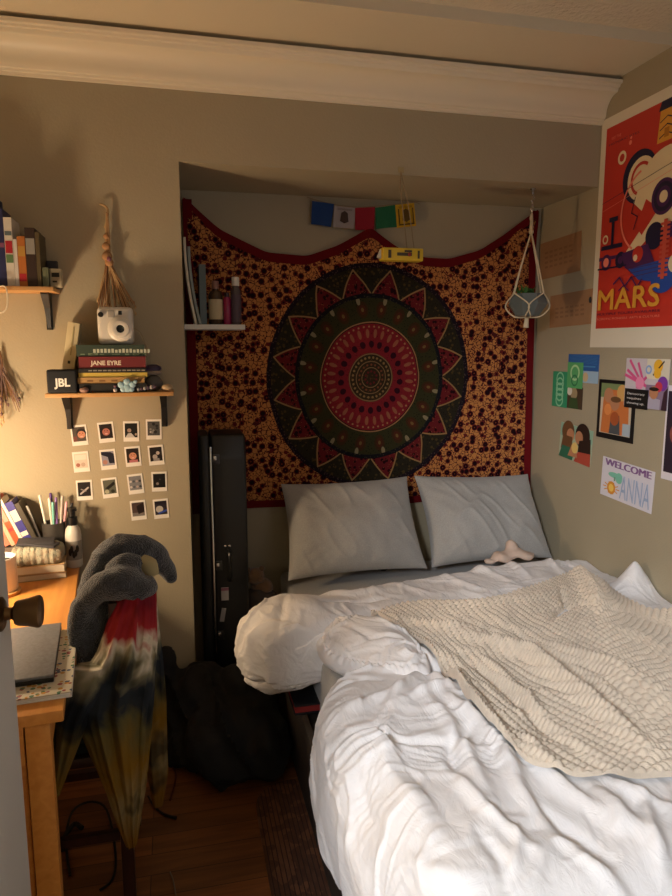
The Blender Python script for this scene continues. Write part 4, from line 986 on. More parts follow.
for k in range(22):
    a_ = rnd.uniform(0, 2*PI); r_ = rnd.uniform(.01, .06); bx = PC+Vector((-.02+r_*math.cos(a_)*.8, r_*math.sin(a_), .035)); tip = bx+Vector((rnd.uniform(-.05, .02), rnd.uniform(-.03, .02), rnd.uniform(.01, .05)))
    d_ = tip-bx; s_ = d_.cross(Vector((0, 0, 1))).normalized()*.011; mid = bx+d_*.5+Vector((0, 0, .006))
    g.add([bx, mid+s_, tip, mid-s_, mid+Vector((0, 0, .003))], [(0, 1, 4), (1, 2, 4), (2, 3, 4), (3, 0, 4)], LEAF)
O('leaves', g, pl_)

# ------------------------------------------------------------------ main wall shelves
def bracket(parent, x, z, h=0.125, dp=0.07):
    g = MB(); g.box((x, 2.595, z-h/2), (.022, .006, h), BLACKM, bev=.002)
    P = [(2.592, z), (2.592-dp, z), (2.592-dp, z-.006), (2.592-dp*.45, z-.05), (2.592-dp*.12, z-h+.006), (2.592, z-h)]
    vs = [(x+s_*(.010 if i in (1, 2) or 1 else .004), y_, z_) for s_ in (-1, 1) for i, (y_, z_) in enumerate(P)]
    for i_, (y_, z_) in enumerate(P):
        w_ = .013*(1-0.62*(z-z_)/h); vs[i_] = (x-w_, y_, z_); vs[6+i_] = (x+w_, y_, z_)
    g.add(vs, [(5, 4, 3, 2, 1, 0), (6, 7, 8, 9, 10, 11)]+[(i, (i+1) % 6, 6+(i+1) % 6, 6+i) for i in range(6)], BLACKM)
    return O('bracket', g, parent, smooth=False)
us = T('wall_shelf', 'upper wooden wall shelf with standing books, cut off by the left edge of the photo', 'shelf', (-0.68, 2.53, 1.728))
O('board', MB().bb((-1.02, 2.452, 1.728), (-0.384, 2.598, 1.742), SHELFW, .002), us); bracket(us, -.425, 1.728); bracket(us, -.93, 1.728)
ls = T('wall_shelf', 'lower wooden wall shelf with the speaker and a stack of books', 'shelf', (-0.22, 2.53, 1.372))
O('board', MB().bb((-0.432, 2.452, 1.372), (-0.006, 2.598, 1.386), SHELFW, .002), ls); bracket(ls, -.378, 1.372); bracket(ls, -.044, 1.372)
UZ = 1.743
def cm(name, h, r=.6): return M(name, h, rough=r)
def bands(*bs):
    def f(c_, x, th, h, y0, z0):
        for a, b_, m_ in bs: c_.bb((x+.0015, y0-.0008, z0+h*a), (x+th-.0015, y0+.0005, z0+h*b_), m_)
    return f
W_ = cm('book_white', '#cfc8bc'); GO = cm('book_gold', '#b58a3c')
xs0 = -.62
for x, th, h, mt_, lb, art_ in (
    (-.66, .042, .26, cm('book_navy2', '#1a1c38'), 'thick dark navy book at the very left edge of the upper shelf', None),
    (-.616, .066, .285, cm('book_navy', '#1d2148'), 'tall thick navy book on the upper shelf', bands((.45, .52, cm('b_pk', '#7c4a68')), (.12, .3, cm('b_cream', '#b8ae9a')), (.93, .95, W_))),
    (-.549, .022, .245, cm('book_purple', '#262a55'), 'blue book right of the thick navy one on the upper shelf', bands((.5, .56, cm('b_pk', '#7c4a68')))),
    (-.526, .024, .218, W_, 'white book with a red band on the upper shelf', bands((.48, .66, cm('b_red', '#a8202c')), (.34, .46, cm('b_green', '#5c7a50')), (.74, .8, GREYB))),
    (-.501, .011, .15, cm('book_pale', '#c9c3bd'), 'thin short white book on the upper shelf', None),
    (-.489, .024, .16, cm('book_orange', '#b0682c'), 'short orange-brown book on the upper shelf', bands((.1, .25, cm('b_red', '#a8202c')), (.6, .8, GO))),
    (-.464, .030, .188, cm('book_darkbrown', '#33231c'), 'dark brown book with a pale spine label on the upper shelf', bands((.55, .82, cm('b_grey', '#8f8c86')))),
    (-.433, .012, .175, cm('book_olive', '#564a30'), 'thin olive book at the right end of the row on the upper shelf', None)):
    book_std(x, th, h, .12, mt_, lb, 2.465, UZ, art=art_, group='books standing on the upper shelf')
g = MB().box((-.409, 2.495, UZ+.032), (.020, .05, .062), cm('box_green', '#6c7258'), bev=.002); O('small_box', g, label='small green-grey box at the right end of the upper shelf', cat='box')
g = T('game_tin', 'little cream tin with dark print at the right tip of the upper shelf', 'tin', (-.385, 2.485, UZ))
O('tin', MB().box((-.379, 2.50, UZ+.031), (.036, .04, .060), cm('tin_cream', '#a89e84'), bev=.003), g); O('print', MB().box((-.379, 2.479, UZ+.04), (.024, .002, .014), BLACKP).box((-.382, 2.479, UZ+.018), (.014, .002, .006), BLACKP), g)
O('photo_box', MB().box((-.400, 2.565, UZ+.047), (.034, .03, .094), cm('slate', '#2c2a30'), bev=.002), label='dark little box standing behind the cream tin on the upper shelf', cat='box')
O('white_lanyard', MB().tube([at(-2, 287, y=2.446), at(4, 286, y=2.444), at(7, 292, y=2.442), at(7, 306, y=2.442), at(3, 312, y=2.442), at(-4, 313, y=2.442)], .0022, M('white_cord', '#d8cfb8')), label='loop of white cord hanging over the edge of the upper shelf', cat='cord')

LZ = 1.387
sp_ = T('bluetooth_speaker', 'black cube speaker with white lettering at the left end of the lower shelf', 'speaker', (-.36, 2.49, LZ))
a = at(47, 389, y=2.452); c_ = at(77, 389, y=2.452); hgt = at(60, 370, y=2.452).z-LZ
O('body', MB().box(((a.x+c_.x)/2, 2.487, LZ+hgt/2+.0005), (c_.x-a.x, .068, hgt), M('speaker_cloth', '#15181c', rough=.8, bump=.2, bscale=500), bev=.007, seg=3), sp_)
vs, fs = text_geo('JBL', .036, .0012); mxx = max(v[0] for v in vs)
g = MB(); g.add([((a.x+c_.x)/2-mxx/2+v[0]+.003, 2.4522, LZ+hgt*.30+v[1]*1.05) for v in vs], fs, M('lettering_white', '#e8e6e0')); O('lettering', g, sp_, smooth=False, fixn=False)
# leaning cream box file behind the speaker
fb = T('white_binder', 'cream book leaning behind the black speaker on the lower shelf', 'book', (-.34, 2.55, LZ))
mt_ = Matrix.Translation((-.378, 0, LZ)) @ Matrix.Rotation(.17, 4, 'Y') @ Matrix.Translation((.378, 0, -LZ))
g = MB().box((-.378, 2.563, LZ+.123), (.040, .055, .242), cm('binder_cream', '#cdbf98'), bev=.002); g.v = [(mt_ @ Vector(v))[:] for v in g.v]; O('cover', g, fb)
g = MB().box((-.378, 2.534, LZ+.105), (.008, .003, .010), BLACKP).box((-.376, 2.534, LZ+.18), (.004, .002, .10), cm('binder_line', '#a4966c')); g.v = [(mt_ @ Vector(v))[:] for v in g.v]; O('spine_mark', g, fb)
# stack of lying books
stk = [('#14130f', .022, 78, 146, 'black book at the bottom of the stack on the lower shelf', None, None),
       ('#b08a54', .016, 77, 144, 'tan book second from the bottom of the stack on the lower shelf', None, None),
       ('#c9ad4c', .012, 78, 147, 'yellow book in the stack, under the thin black one', None, None),
       ('#141414', .011, 79, 146, 'thin black book in the stack, under the dark red one', 'A LANGUAGE', '#8a8478'),
       ('#6e2024', .030, 79, 146, 'dark red book with white title in the stack, under the green one', 'JANE EYRE', '#e0d4c0'),
       ('#2f3f33', .030, 77, 145, 'dark green book on top of the stack, under the camera', None, '#8fa08c')]
z = LZ+.001
tot = at(110, 345, y=2.46).z-LZ; sc_ = tot/sum(s_[1] for s_ in stk)
for i, (hx, th, x0, x1, lb, tx, tc_) in enumerate(stk):
    th *= sc_; A_ = at(x0, 370, y=2.462).x; B_ = at(x1, 370, y=2.462).x; y0 = 2.462+.004*(i % 3)
    bk = T('book', lb, 'book', ((A_+B_)/2, 2.52, z), 0, 'books stacked on the lower shelf'); mm = cm('bk_'+hx, hx)
    cv = MB(); cv.bb((A_, y0, z), (B_, 2.585, z+.002), mm); cv.bb((A_, y0, z+th-.0025), (B_, 2.585, z+th-.0005), mm); cv.bb((A_, y0, z+.002), (B_, y0+.002, z+th-.0025), mm)
    if i == 5:
        rnd = random.Random(5)
        for k in range(16): xx_ = A_+.055+k*.012; cv.bb((xx_, y0-.0006, z+th*.32), (xx_+.008, y0+.0005, z+th*.32+.010+rnd.uniform(0, .004)), cm('pale_print', '#b9c0ae'))
        for k in range(14): xx_ = A_+.01+rnd.uniform(0, .22); cv.bb((xx_, y0-.0005, z+th*rnd.uniform(.1, .2)), (xx_+.014, y0+.0004, z+th*rnd.uniform(.22, .3)), cm('olive_print', '#6c7c62'))
    if i == 1:
        for k in range(5): cv.bb((A_+.03+k*.04, y0-.0006, z+th*.3), (A_+.05+k*.04, y0+.0004, z+th*.6), cm('brown_print', '#7c5a30'))
    O('cover', cv, bk, smooth=False)
    O('pages', MB().bb((A_+.003, y0+.002, z+.002), (B_-.003, 2.583, z+th-.0025), PAPER), bk, smooth=False)
    if tx and 'JANE' in tx:
        vs, fs = text_geo(tx, th*.52, .0006); g = MB(); g.add([(A_+.04+v[0]*1.0, y0-.0006, z+th*.28+v[1]) for v in vs], fs, cm('title_cream', tc_)); O('title', g, bk, smooth=False, fixn=False)
    elif tx:
        g = MB()
        for k in range(12): g.bb((A_+.03+k*.016, y0-.0006, z+th*.35), (A_+.042+k*.016, y0+.0003, z+th*.65), cm('dim_print', tc_))
        O('title', g, bk, smooth=False)
    z += th
# instant camera
cz0 = z; cm_ = T('instant_camera', 'chunky white instant camera sitting on the stack of books', 'camera', (-.2, 2.51, cz0))
CAMW = M('camera_white', '#cfcac0', rough=.35); CAMG = M('camera_grey', '#9a968e', rough=.4)
A_ = at(97, 325, y=2.48).x; B_ = at(133, 325, y=2.48).x; wd = B_-A_; cxm = (A_+B_)/2; hh = at(115, 307, y=2.48).z-cz0
O('body', MB().box((cxm, 2.515, cz0+hh/2+.001), (wd, .06, hh), CAMW, bev=.018, seg=4), cm_)
mtl = Matrix.Translation((cxm+.018, 2.487, cz0+hh*.42)) @ Matrix.Rotation(PI/2, 4, 'X')
lens_o = O('lens', MB().lathe([(.043, 0), (.043, .012), (.038, .016), (.030, .018), (.029, .030), (.024, .032), (.014, .030), (.013, .024)], CAMW, mtx=mtl, n=36), cm_)
O('lens_glass', MB().lathe([(.0001, .0262), (.0135, .0260)], M('lens_black', '#060607', rough=.1), mtx=mtl, n=24, cap=False), lens_o)
mt2 = Matrix.Translation((cxm-.046, 2.484, cz0+hh*.80)) @ Matrix.Rotation(PI/2, 4, 'X')
O('shutter_button', MB().lathe([(.009, 0), (.009, .006), (.007, .008)], BLACKP, mtx=mt2, n=16), cm_)
O('flash', MB().box((cxm-.012, 2.486, cz0+hh*.82), (.022, .006, .024), CAMG, bev=.002), cm_); O('viewfinder', MB().box((cxm+.018, 2.486, cz0+hh*.85), (.012, .006, .014), BLACKP, bev=.002), cm_)
O('strap', MB().tube([(cxm+.06, 2.50, cz0+hh*.45), (cxm+.082, 2.50, cz0+.04), (cxm+.098, 2.51, cz0-.005), (cxm+.10, 2.52, cz0-.03)], .0018, M('strap_cord', '#9c8d6c')), cm_)
# little things on the shelf
def stone(name, p, r, hx, lb, cat, y=2.475, sd=1):
    q = at(p[0], p[1], y=y); O(name, MB().ball((q.x, y, LZ+r[2]), r, M('st_'+hx, hx, rough=.55), 3, .03, sd), label=lb, cat=cat)
# crystals/shells
stone('pebble', (167, 384), (.022, .016, .013), '#b59a78', 'tan pebble at the right tip of the lower shelf', 'stone')
stone('pebble', (84, 388), (.016, .012, .010), '#8a6a60', 'pinkish pebble beside the black speaker on the lower shelf', 'stone', y=2.46)
g = MB(); q = at(127, 383, y=2.458)
for k, (dx, dz, r_) in enumerate(((-.02, .026, .012), (.0, .036, .012), (.018, .026, .012), (.0, .014, .016), (-.014, .010, .010), (.014, .010, .010), (.028, .036, .007))): g.ball((q.x+dx, 2.458, LZ+dz), (r_, .006, r_), M('ice_blue', '#9fc0cc', rough=.5), 2)
O('ceramic_flower', g, label='pale blue flower-shaped trinket in front of the book stack', cat='trinket')
q = at(115, 384, y=2.458); O('figurine', MB().ball((q.x, 2.458, LZ+.008), (.007, .007, .008), M('fig_white', '#b4aaa8'), 2).ball((q.x, 2.458, LZ+.021), .006, M('fig_purple', '#5c4450'), 2), label='tiny pale figurine left of the pale blue flower trinket', cat='figurine')
q = at(147, 385, y=2.465); g = MB()
for k in range(6): g.ball((q.x-.03+.011*k, 2.465, LZ+.008+.002*k), (.006, .006, .008), M('bead_violet', '#4c3a4c') if k % 2 else M('bead_white', '#a8a2a0'), 2)
O('bead_bracelet', g, label='violet and white bead bracelet on the lower shelf below the pale stones', cat='bracelet')
GEO = M('geode_violet', '#3c2c48', rough=.3); GEO2 = M('geode_rim', '#9a8a7c', rough=.6)
q = at(152, 370, y=2.52); gd = T('geode', 'dark violet geode resting on a grey stone right of the book stack', 'stone', (q.x, 2.52, LZ+.06))
O('crystal', MB().ball((q.x, 2.52, LZ+.078), (.033, .02, .018), GEO, 2, .06, 2), gd); O('rim', MB().ball((q.x+.002, 2.522, LZ+.066), (.032, .022, .012), GEO2, 3, .02), gd)
O('grey_stone', MB().ball((q.x+.004, 2.52, LZ+.028), (.032, .028, .028), M('st_grey', '#5c5854', rough=.6), 3, .05, 4), label='rounded grey stone right of the book stack, under the geode', cat='stone')

# dried flowers
def dried(name, lb, top, bot, spread, n, cols, y=2.575, bind=None, seed=0):
    r_ = T(name, lb, 'dried flowers', at(top[0], top[1], y=2.59)); rnd = random.Random(seed); A_ = at(*top, y=y); g = MB(); g2 = MB()
    bd_ = at(*bind, y=y)
    for k in range(n):
        e = at(bot[0]+rnd.uniform(-spread, spread)*1.0, bot[1]+rnd.uniform(-10, 6), y=y+rnd.uniform(-.03, .015)); m_ = cols[k % len(cols)]
        o_ = Vector((rnd.uniform(-.008, .008), rnd.uniform(-.006, .006), 0))
        g.tube([A_+o_*.4+Vector((0, 0, rnd.uniform(-.03, 0))), bd_+o_, bd_*.5+e*.5+Vector((rnd.uniform(-.004, .004), 0, 0)), e], [.0022, .002, .0016, .0012], m_, n=5, smooth=3)
        if rnd.random() < .6: g2.ball(e, (.004, .004, .008), m_, 1)
    if n < 40: g.add(g2.v, g2.f, cols[0])
    O('stems', g, r_)
    if n >= 40: O('seed_heads', g2, r_)
    return r_
DR = [M('dry_tan', '#a97e56', rough=.9), M('dry_brown', '#7c5638', rough=.9), M('dry_straw', '#b8976a', rough=.9)]
dr = dried('dried_bouquet', 'bunch of dried flowers hanging head-down above the instant camera', (107, 212), (116, 310), 20, 48, DR, bind=(108, 258), seed=1)
g = MB(); 
for (p0, r0) in (((106, 236), .010), ((106, 246), .014), ((107, 256), .018), ((109, 262), .015)): g.ball(at(*p0, y=2.572), (r0, r0*.8, r0*1.2), DR[0], 2, .08)
O('wrapped_heads', g, dr); O('ribbon', MB().ball(at(109, 259, y=2.552), (.008, .005, .009), M('mauve_ribbon', '#7c4a58')), dr)
O('hook', MB().tube([at(105, 228, y=2.58), at(108, 212, y=2.58), at(105, 206, y=2.58), at(100, 204, y=2.585)], .004, DR[2]), dr)
dried('dried_lavender', 'sprig of dried lavender hanging on the wall at the left edge of the photo', (-1, 350), (8, 408), 13, 22, [M('dry_lav', '#6c5350', rough=.9), DR[1], M('dry_grey', '#8a7468', rough=.9)], bind=(1, 366), seed=4)
dried('dried_grass', 'small tuft of pale dried grass hanging at the left edge below the lavender', (0, 380), (3, 422), 4, 8, [DR[2], M('dry_pale', '#b59a6c', rough=.9)], bind=(1, 392), seed=9)

# ------------------------------------------------------------------ instant photos on the wall
PW = M('photo_white', '#e2ddd4', rough=.35)
pc = lambda h: M('ph_'+h, h, rough=.35)
cells = [((104, 133), 'face'), ((243, 118), 'face2'), ((367, 110), 'dark'), ((484, 100), 'bw'), ((112, 270), 'pale'), ((253, 258), 'scene'), ((380, 242), 'pink'), ((500, 235), 'dark2'),
         ((127, 415), 'dark3'), ((262, 405), 'green'), ((395, 385), 'group'), ((513, 370), 'night'), ((408, 520), 'brown'), ((525, 512), 'blue')]
rowsn = ['top', 'top', 'top', 'top', 'second', 'second', 'second', 'second', 'third', 'third', 'third', 'third', 'bottom', 'bottom']
desc = {'face': 'instant photo of a smiling face, leftmost in the top row', 'face2': 'instant photo of a laughing face against black, second in the top row', 'dark': 'instant photo with a white shirt in the dark, third in the top row', 'bw': 'black and white patterned instant photo, rightmost in the top row, under the shelf bracket',
        'pale': 'overexposed pale instant photo, leftmost in the second row', 'scene': 'instant photo with a dark hat shape, second in the second row', 'pink': 'instant photo of a pinkish smiling face with dark hair, third in the second row', 'dark2': 'instant photo of two pale figures on black, rightmost in the second row',
        'dark3': 'dark instant photo with a pale diagonal stroke, leftmost in the third row', 'green': 'instant photo with dark and pale green shapes, second in the third row', 'group': 'grey instant photo of a group, third in the third row', 'night': 'almost black instant photo, rightmost in the third row',
        'brown': 'brownish instant photo, left of the two in the bottom row', 'blue': 'instant photo with a pale and blue shape, right of the two in the bottom row'}
rnd = random.Random(2)
for (cx_, cy_), kd in cells:
    q = at(60+cx_/5.17, 410+cy_/5.17, y=2.598); W2, H2 = .056, .076
    a = Art((q.x-W2/2, 2.599, q.z-H2/2), (1, 0, 0), (0, 0, 1), (0, -1, 0), W2, H2, PW, th=.0012, rot=rnd.uniform(-.05, .05)+0.03)
    bg = {'face': '#4a4038', 'face2': '#1c1418', 'dark': '#141210', 'bw': '#4a4846', 'pale': '#d0c0b0', 'scene': '#8c8a98', 'pink': '#241812', 'dark2': '#1a1214', 'dark3': '#161416', 'green': '#5a5c50', 'group': '#77787c', 'night': '#100e0e', 'brown': '#4a3a38', 'blue': '#2a2630'}[kd]
    a.rect(.1, .2, .9, .9, pc(bg)); sk = pc('#c08468'); hr = pc('#1c1210')
    if kd in ('face', 'face2', 'pink'):
        x_ = {'face': .64, 'face2': .5, 'pink': .5}[kd]
        a.disk(x_, .6, .30, hr); a.disk(x_, .52, .24, sk if kd != 'face2' else pc('#a8685c')); a.disk(x_-.09, .58, .03, hr); a.disk(x_+.09, .58, .03, hr); a.disk(x_, .43, .09, pc('#d8a8a0'), ry=.03); a.disk(x_, .51, .03, pc('#a86a54'))
        if kd == 'face': a.rect(.1, .2, .35, .45, pc('#6c3a30'))
        if kd == 'pink': a.rect(.25, .2, .8, .33, pc('#b06a70'))
    elif kd == 'dark': a.poly([(.12, .2), (.75, .2), (.5, .42), (.3, .4)], pc('#b8b4b0')); a.disk(.38, .55, .13, pc('#9a8478')); a.disk(.8, .35, .08, pc('#a09080'))
    elif kd == 'bw':
        for k in range(9): a.disk(rnd.uniform(.2, .8), rnd.uniform(.28, .82), rnd.uniform(.05, .11), pc(rnd.choice(['#b4b0ac', '#1a1818', '#807c78'])))
    elif kd == 'pale': a.disk(.3, .35, .13, pc('#a06050')); a.disk(.62, .36, .14, pc('#b8a090')); a.rect(.15, .6, .85, .85, pc('#dcd2c6'))
    elif kd == 'scene': a.poly([(.1, .9), (.7, .85), (.9, .75), (.9, .3), (.55, .3), (.5, .62), (.1, .75)], pc('#17182a')); a.disk(.3, .38, .15, pc('#a8786c'))
    elif kd == 'dark2': a.disk(.42, .42, .16, pc('#a89c98')); a.disk(.62, .6, .12, pc('#b8a8a0')); a.rect(.3, .2, .7, .34, pc('#8c8684'))
    elif kd == 'dark3': a.line([(.25, .32), (.75, .62)], .006, pc('#b0a8a4')); a.line([(.3, .55), (.6, .45)], .004, pc('#8c8684'))
    elif kd == 'green': a.poly([(.2, .5), (.8, .8), (.85, .65), (.4, .42)], pc('#171612')); a.disk(.3, .32, .14, pc('#a4a48c')); a.disk(.68, .32, .12, pc('#2a2c22'))
    elif kd == 'group':
        for k in range(8): a.disk(.2+.2*(k % 4), .36+.28*(k//4), .08, pc(['#c0b8b4', '#38383c', '#a89894', '#50525a'][(k*3) % 4]))
    elif kd == 'night': a.disk(.38, .4, .09, pc('#8c807a')); a.disk(.55, .62, .05, pc('#504844'))
    elif kd == 'brown': a.rect(.1, .2, .9, .38, pc('#77706c')); a.poly([(.5, .3), (.9, .4), (.9, .9), (.4, .7)], pc('#241a1a'))
    elif kd == 'blue': a.disk(.4, .48, .24, pc('#b4b0a8')); a.line([(.35, .28), (.85, .4)], .007, pc('#3450a8')); a.rect(.1, .76, .9, .9, pc('#1a1620'))
    O('instant_photo', a.mb, label=desc[kd], cat='photo', group='instant photos on the wall', smooth=False, fixn=False)

# ------------------------------------------------------------------ things on the desk
DZ = 0.7505
rnd = random.Random(11)
# laptop on a patterned folder at the near end
def quadbox(pts, z0, z1, mat, bev=0.003):         # prism over four photo corners on the desk plane
    b = bmesh.new(); lo = [b.verts.new((p.x, p.y, z0)) for p in pts]; hi = [b.verts.new((p.x, p.y, z1)) for p in pts]
    b.faces.new(lo[::-1]); b.faces.new(hi)
    for i in range(4): b.faces.new((lo[i], lo[(i+1) % 4], hi[(i+1) % 4], hi[i]))
    if bev: bmesh.ops.bevel(b, geom=b.edges[:], offset=min(bev, (z1-z0)*.45), segments=2, profile=.6, affect='EDGES')
    return b
def rect_on(c, w_, d_, rz):
    R = Matrix.Rotation(rz, 3, 'Z'); return [Vector(c)+R @ Vector((a*w_/2, b_*d_/2, 0)) for a, b_ in ((-1, -1), (1, -1), (1, 1), (-1, 1))]
m, t, b = nt('patterned_cover'); L = t.links
tc = t.nodes.new('ShaderNodeTexCoord'); v_ = t.nodes.new('ShaderNodeTexVoronoi'); v_.inputs['Scale'].default_value = 85; L.new(tc.outputs['Object'], v_.inputs['Vector'])
v2_ = t.nodes.new('ShaderNodeTexVoronoi'); v2_.inputs['Scale'].default_value = 60; L.new(tc.outputs['Object'], v2_.inputs['Vector'])
sc = t.nodes.new('ShaderNodeSeparateColor'); L.new(v_.outputs['Color'], sc.inputs[0]); r0 = Ex(t, sc.outputs[0])
c_ = mixc(t, r0.gt(.45), '#c9c2b0', '#8c3a3c'); c_ = mixc(t, r0.gt(.62), c_, '#3c6a4c'); c_ = mixc(t, r0.gt(.76), c_, '#b8862c'); c_ = mixc(t, r0.gt(.88), c_, '#3a4a6c'); c_ = mixc(t, Ex(t, v_.outputs['Distance']).gt(.5), c_, '#c9c2b0')
L.new(c_, b.inputs['Base Color']); b.inputs['Roughness'].default_value = .5
PATT = m
fo = T('patterned_folder', 'white folder with a colourful floral print under the laptop', 'folder', (-.40, 1.70, DZ), RZ)
fc = rect_on((-.408, 1.715, 0), .27, .37, RZ)
O('cover', MB().bm(quadbox(fc, DZ+.011, DZ+.014, PATT, .001), PATT), fo); O('pages', MB().bm(quadbox(rect_on((-.409, 1.716, 0), .262, .362, RZ), DZ+.0025, DZ+.011, WHITE, .001), WHITE), fo); O('back_cover', MB().bm(quadbox(fc, DZ, DZ+.0025, WHITE, .001), WHITE), fo)
lt = T('laptop', 'closed grey laptop on the end of the desk by the door', 'laptop', (-.42, 1.76, DZ+.0145), RZ)
LG = M('laptop_grey', '#6c7078', rough=.45, metal=.3, var=.12, vscale=120)
lc = (-.433, 1.745, 0)
O('base', MB().bm(quadbox(rect_on(lc, .232, .318, RZ), DZ+.0145, DZ+.025, BLACKP), BLACKP), lt); O('lid', MB().bm(quadbox(rect_on(lc, .232, .318, RZ), DZ+.0255, DZ+.034, LG), LG), lt)
# candle in a ceramic jar
q = at(6, 592, z=DZ); cq = Vector((q.x-.012, q.y-.01, DZ))
cn = T('candle_jar', 'white cylindrical candle jar on a wooden coaster at the left edge of the desk', 'candle', cq)
O('coaster', MB().lathe([(.058, 0), (.060, .003), (.060, .010), (.057, .012)], SHELFW, c=cq, n=36), cn)
jr_ = O('jar', MB().lathe([(.050, .0125), (.052, .016), (.052, .122), (.050, .124), (.048, .122), (.048, .100)], M('white_ceramic', '#d8cfc4', rough=.3), c=cq, n=36), cn); O('wax', MB().lathe([(.0005, .105), (.0475, .105)], M('wax', '#e6dcc4', rough=.5), c=cq, n=30), jr_)
# spray bottle
q = at(75, 566, z=DZ); sq = Vector((q.x, q.y, DZ))
bt = bottle('spray_bottle', 'white bottle with a black cap at the far right corner of the desk', [(.025, 0), (.028, .004), (.028, .118), (.025, .140), (.017, .152), (.016, .156)], [(.018, .156), (.018, .185), (.012, .188), (.012, .205), (.017, .207), (.017, .219)], sq, M('bottle_white', '#c9c4ba', rough=.4), BLACKP, (.0285, .03, .10, M('bottle_print', '#8c8880', rough=.5)))
g = MB()
for k in range(5):
    a_ = -1.9+.22*k; g.ball((sq.x+.0288*math.cos(a_), sq.y+.0288*math.sin(a_), DZ+.06+.012*math.sin(k*2)), (.006, .003, .014), BLACKP, 2)
O('print', g, bt)
# pen cup with pens
q = at(60, 548, z=DZ); pq = Vector((-.448, 2.548, DZ))
pcup = T('pen_cup', 'dark pen cup behind the white bottle, full of pens', 'cup', pq)
O('cup', MB().lathe([(.032, 0), (.034, .003), (.040, .165), (.037, .165), (.033, .01), (.001, .008)], M('cup_dark', '#3a3632', rough=.5), c=pq, n=28, cap=False), pcup)
pens = [('#e0dace', -.015, -.035, 'white pen'), ('#d8d0c4', .0, -.012, 'cream marker'), ('#8c6ab0', .014, .0, 'violet pen'), ('#7cc0b0', -.004, .012, 'mint pen'), ('#c9c0b4', .020, .018, 'pale marker'), ('#5a3a80', .008, -.02, 'dark violet pen'), ('#d9a0a8', .026, .03, 'pink pen'), ('#2c2c30', .03, .05, 'black pen'), ('#e6e2da', -.028, -.075, 'white pen tilted far left')]
for k, (hx, ox, tilt, lb) in enumerate(pens):
    a_ = pq+Vector((ox*.6, rnd.uniform(-.012, .012), .014)); e_ = pq+Vector((ox+tilt*.75, rnd.uniform(-.02, .02), .245+rnd.uniform(-.015, .025)))
    p_ = T('pen', lb+' standing in the pen cup', 'pen', a_, 0, 'pens in the pen cup'); d_ = (e_-a_)
    O('barrel', MB().tube([a_, a_+d_*.72], .0042, M('pen_'+hx, hx, rough=.4), n=10, smooth=1), p_); O('cap', MB().tube([a_+d_*.725, a_+d_*.985, e_], [.0050, .0048, .003], M('pen_'+hx, hx), n=10, smooth=1), p_)
# leaning row of books at the back left
rowb = [('#c8402c', .024, .185, 'orange-red book, leaning, at the left edge of the desk'), ('#d8c8bc', .020, .20, 'white book leaning next to the orange-red one on the desk'), ('#c9705c', .018, .205, 'salmon book leaning in the desk row'), ('#b8a088', .014, .20, 'tan thin book leaning in the desk row'), ('#c04a24', .018, .195, 'orange book leaning in the middle of the desk row'), ('#d8d0c0', .010, .19, 'thin cream book leaning in the desk row'), ('#2c2a7c', .026, .175, 'deep blue book with white title at the right of the desk row'), ('#3a3428', .016, .17, 'dark brown book leaning at the right end of the desk row')]
x = -.655
for k, (hx, th, h, lb) in enumerate(rowb):
    h *= .95
    mt_ = cm('rb_'+hx, hx, .5)
    ar = bands((.55, .8, W_), (.2, .3, W_)) if k in (1, 6) else bands((.3, .36, cm('b_red', '#a8202c')), (.5, .9, cm('b_rose', '#d89080'))) if k in (2, 4) else None
    book_std(x, th, h, .082, mt_, lb, 2.508, DZ+.095, lean=-.38, art=ar, group='books leaning on the desk'); x += th*1.09+.001
# low box the row stands on
O('storage_box', MB().box((-.615, 2.549, DZ+.045), (.24, .080, .09), cm('storage_grey', '#5c5148'), bev=.004), label='brown storage box under the leaning row of books on the desk', cat='box')
# black pouch and knit pouch in front, on two books
def lying(cx, cy, z, w_, d_, th, hx, lb, rz):
    bk = T('book', lb, 'book', (cx, cy, z), rz, 'short stack of books on the desk'); mm = cm('ly_'+hx, hx); cv = MB()
    cv.bm(quadbox(rect_on((cx, cy, 0), w_, d_, rz), z, z+.002, mm, 0), mm); cv.bm(quadbox(rect_on((cx, cy, 0), w_, d_, rz), z+th-.002, z+th, mm, 0), mm)
    O('cover', cv, bk, smooth=False); O('pages', MB().bm(quadbox(rect_on((cx, cy, 0), w_-.006, d_-.006, rz), z+.002, z+th-.002, PAPER, 0), PAPER), bk, smooth=False)
q = at(42, 585, z=DZ)
bx_, by_ = -.475, 2.245
bx_, by_ = -.482, 2.442
lying(bx_, by_, DZ, .17, .105, .022, '#9c8a68', 'tan notebook at the bottom of the short stack on the desk', RZ+.05)
lying(bx_+.002, by_, DZ+.0225, .165, .10, .030, '#b89a70', 'cream-edged book in the short stack on the desk, under the knitted pouch', RZ-.02)
KP = M('knit_pouch', '#a89a84', rough=.95, bump=.8, bscale=110, col2='#8c9080', vscale=60, var=.15)
g = MB().box((bx_-.004, by_, DZ+.082), (.16, .095, .060), KP, bev=.022, seg=4); gg = blob(g, KP, .006, 4, lambda c: .005*np.abs(np.sin(c[:, 0]*150))+.003*vn(c[:, 0]*60, c[:, 2]*60, 2))
O('knitted_pouch', gg, label='lumpy knitted cream pouch lying on the short stack of books on the desk', cat='pouch')
g = MB().box((bx_-.01, by_+.01, DZ+.122), (.12, .08, .010), M('slate_fabric', '#34343a', rough=.8), bev=.004, rot=(.0, .05, .1)).box((bx_+.02, by_-.015, DZ+.119), (.09, .06, .008), M('slate_fabric', '#34343a'), bev=.003, rot=(0, .12, -.2))
O('dark_case', g, label='flat dark grey fabric case on top of the knitted pouch', cat='case')
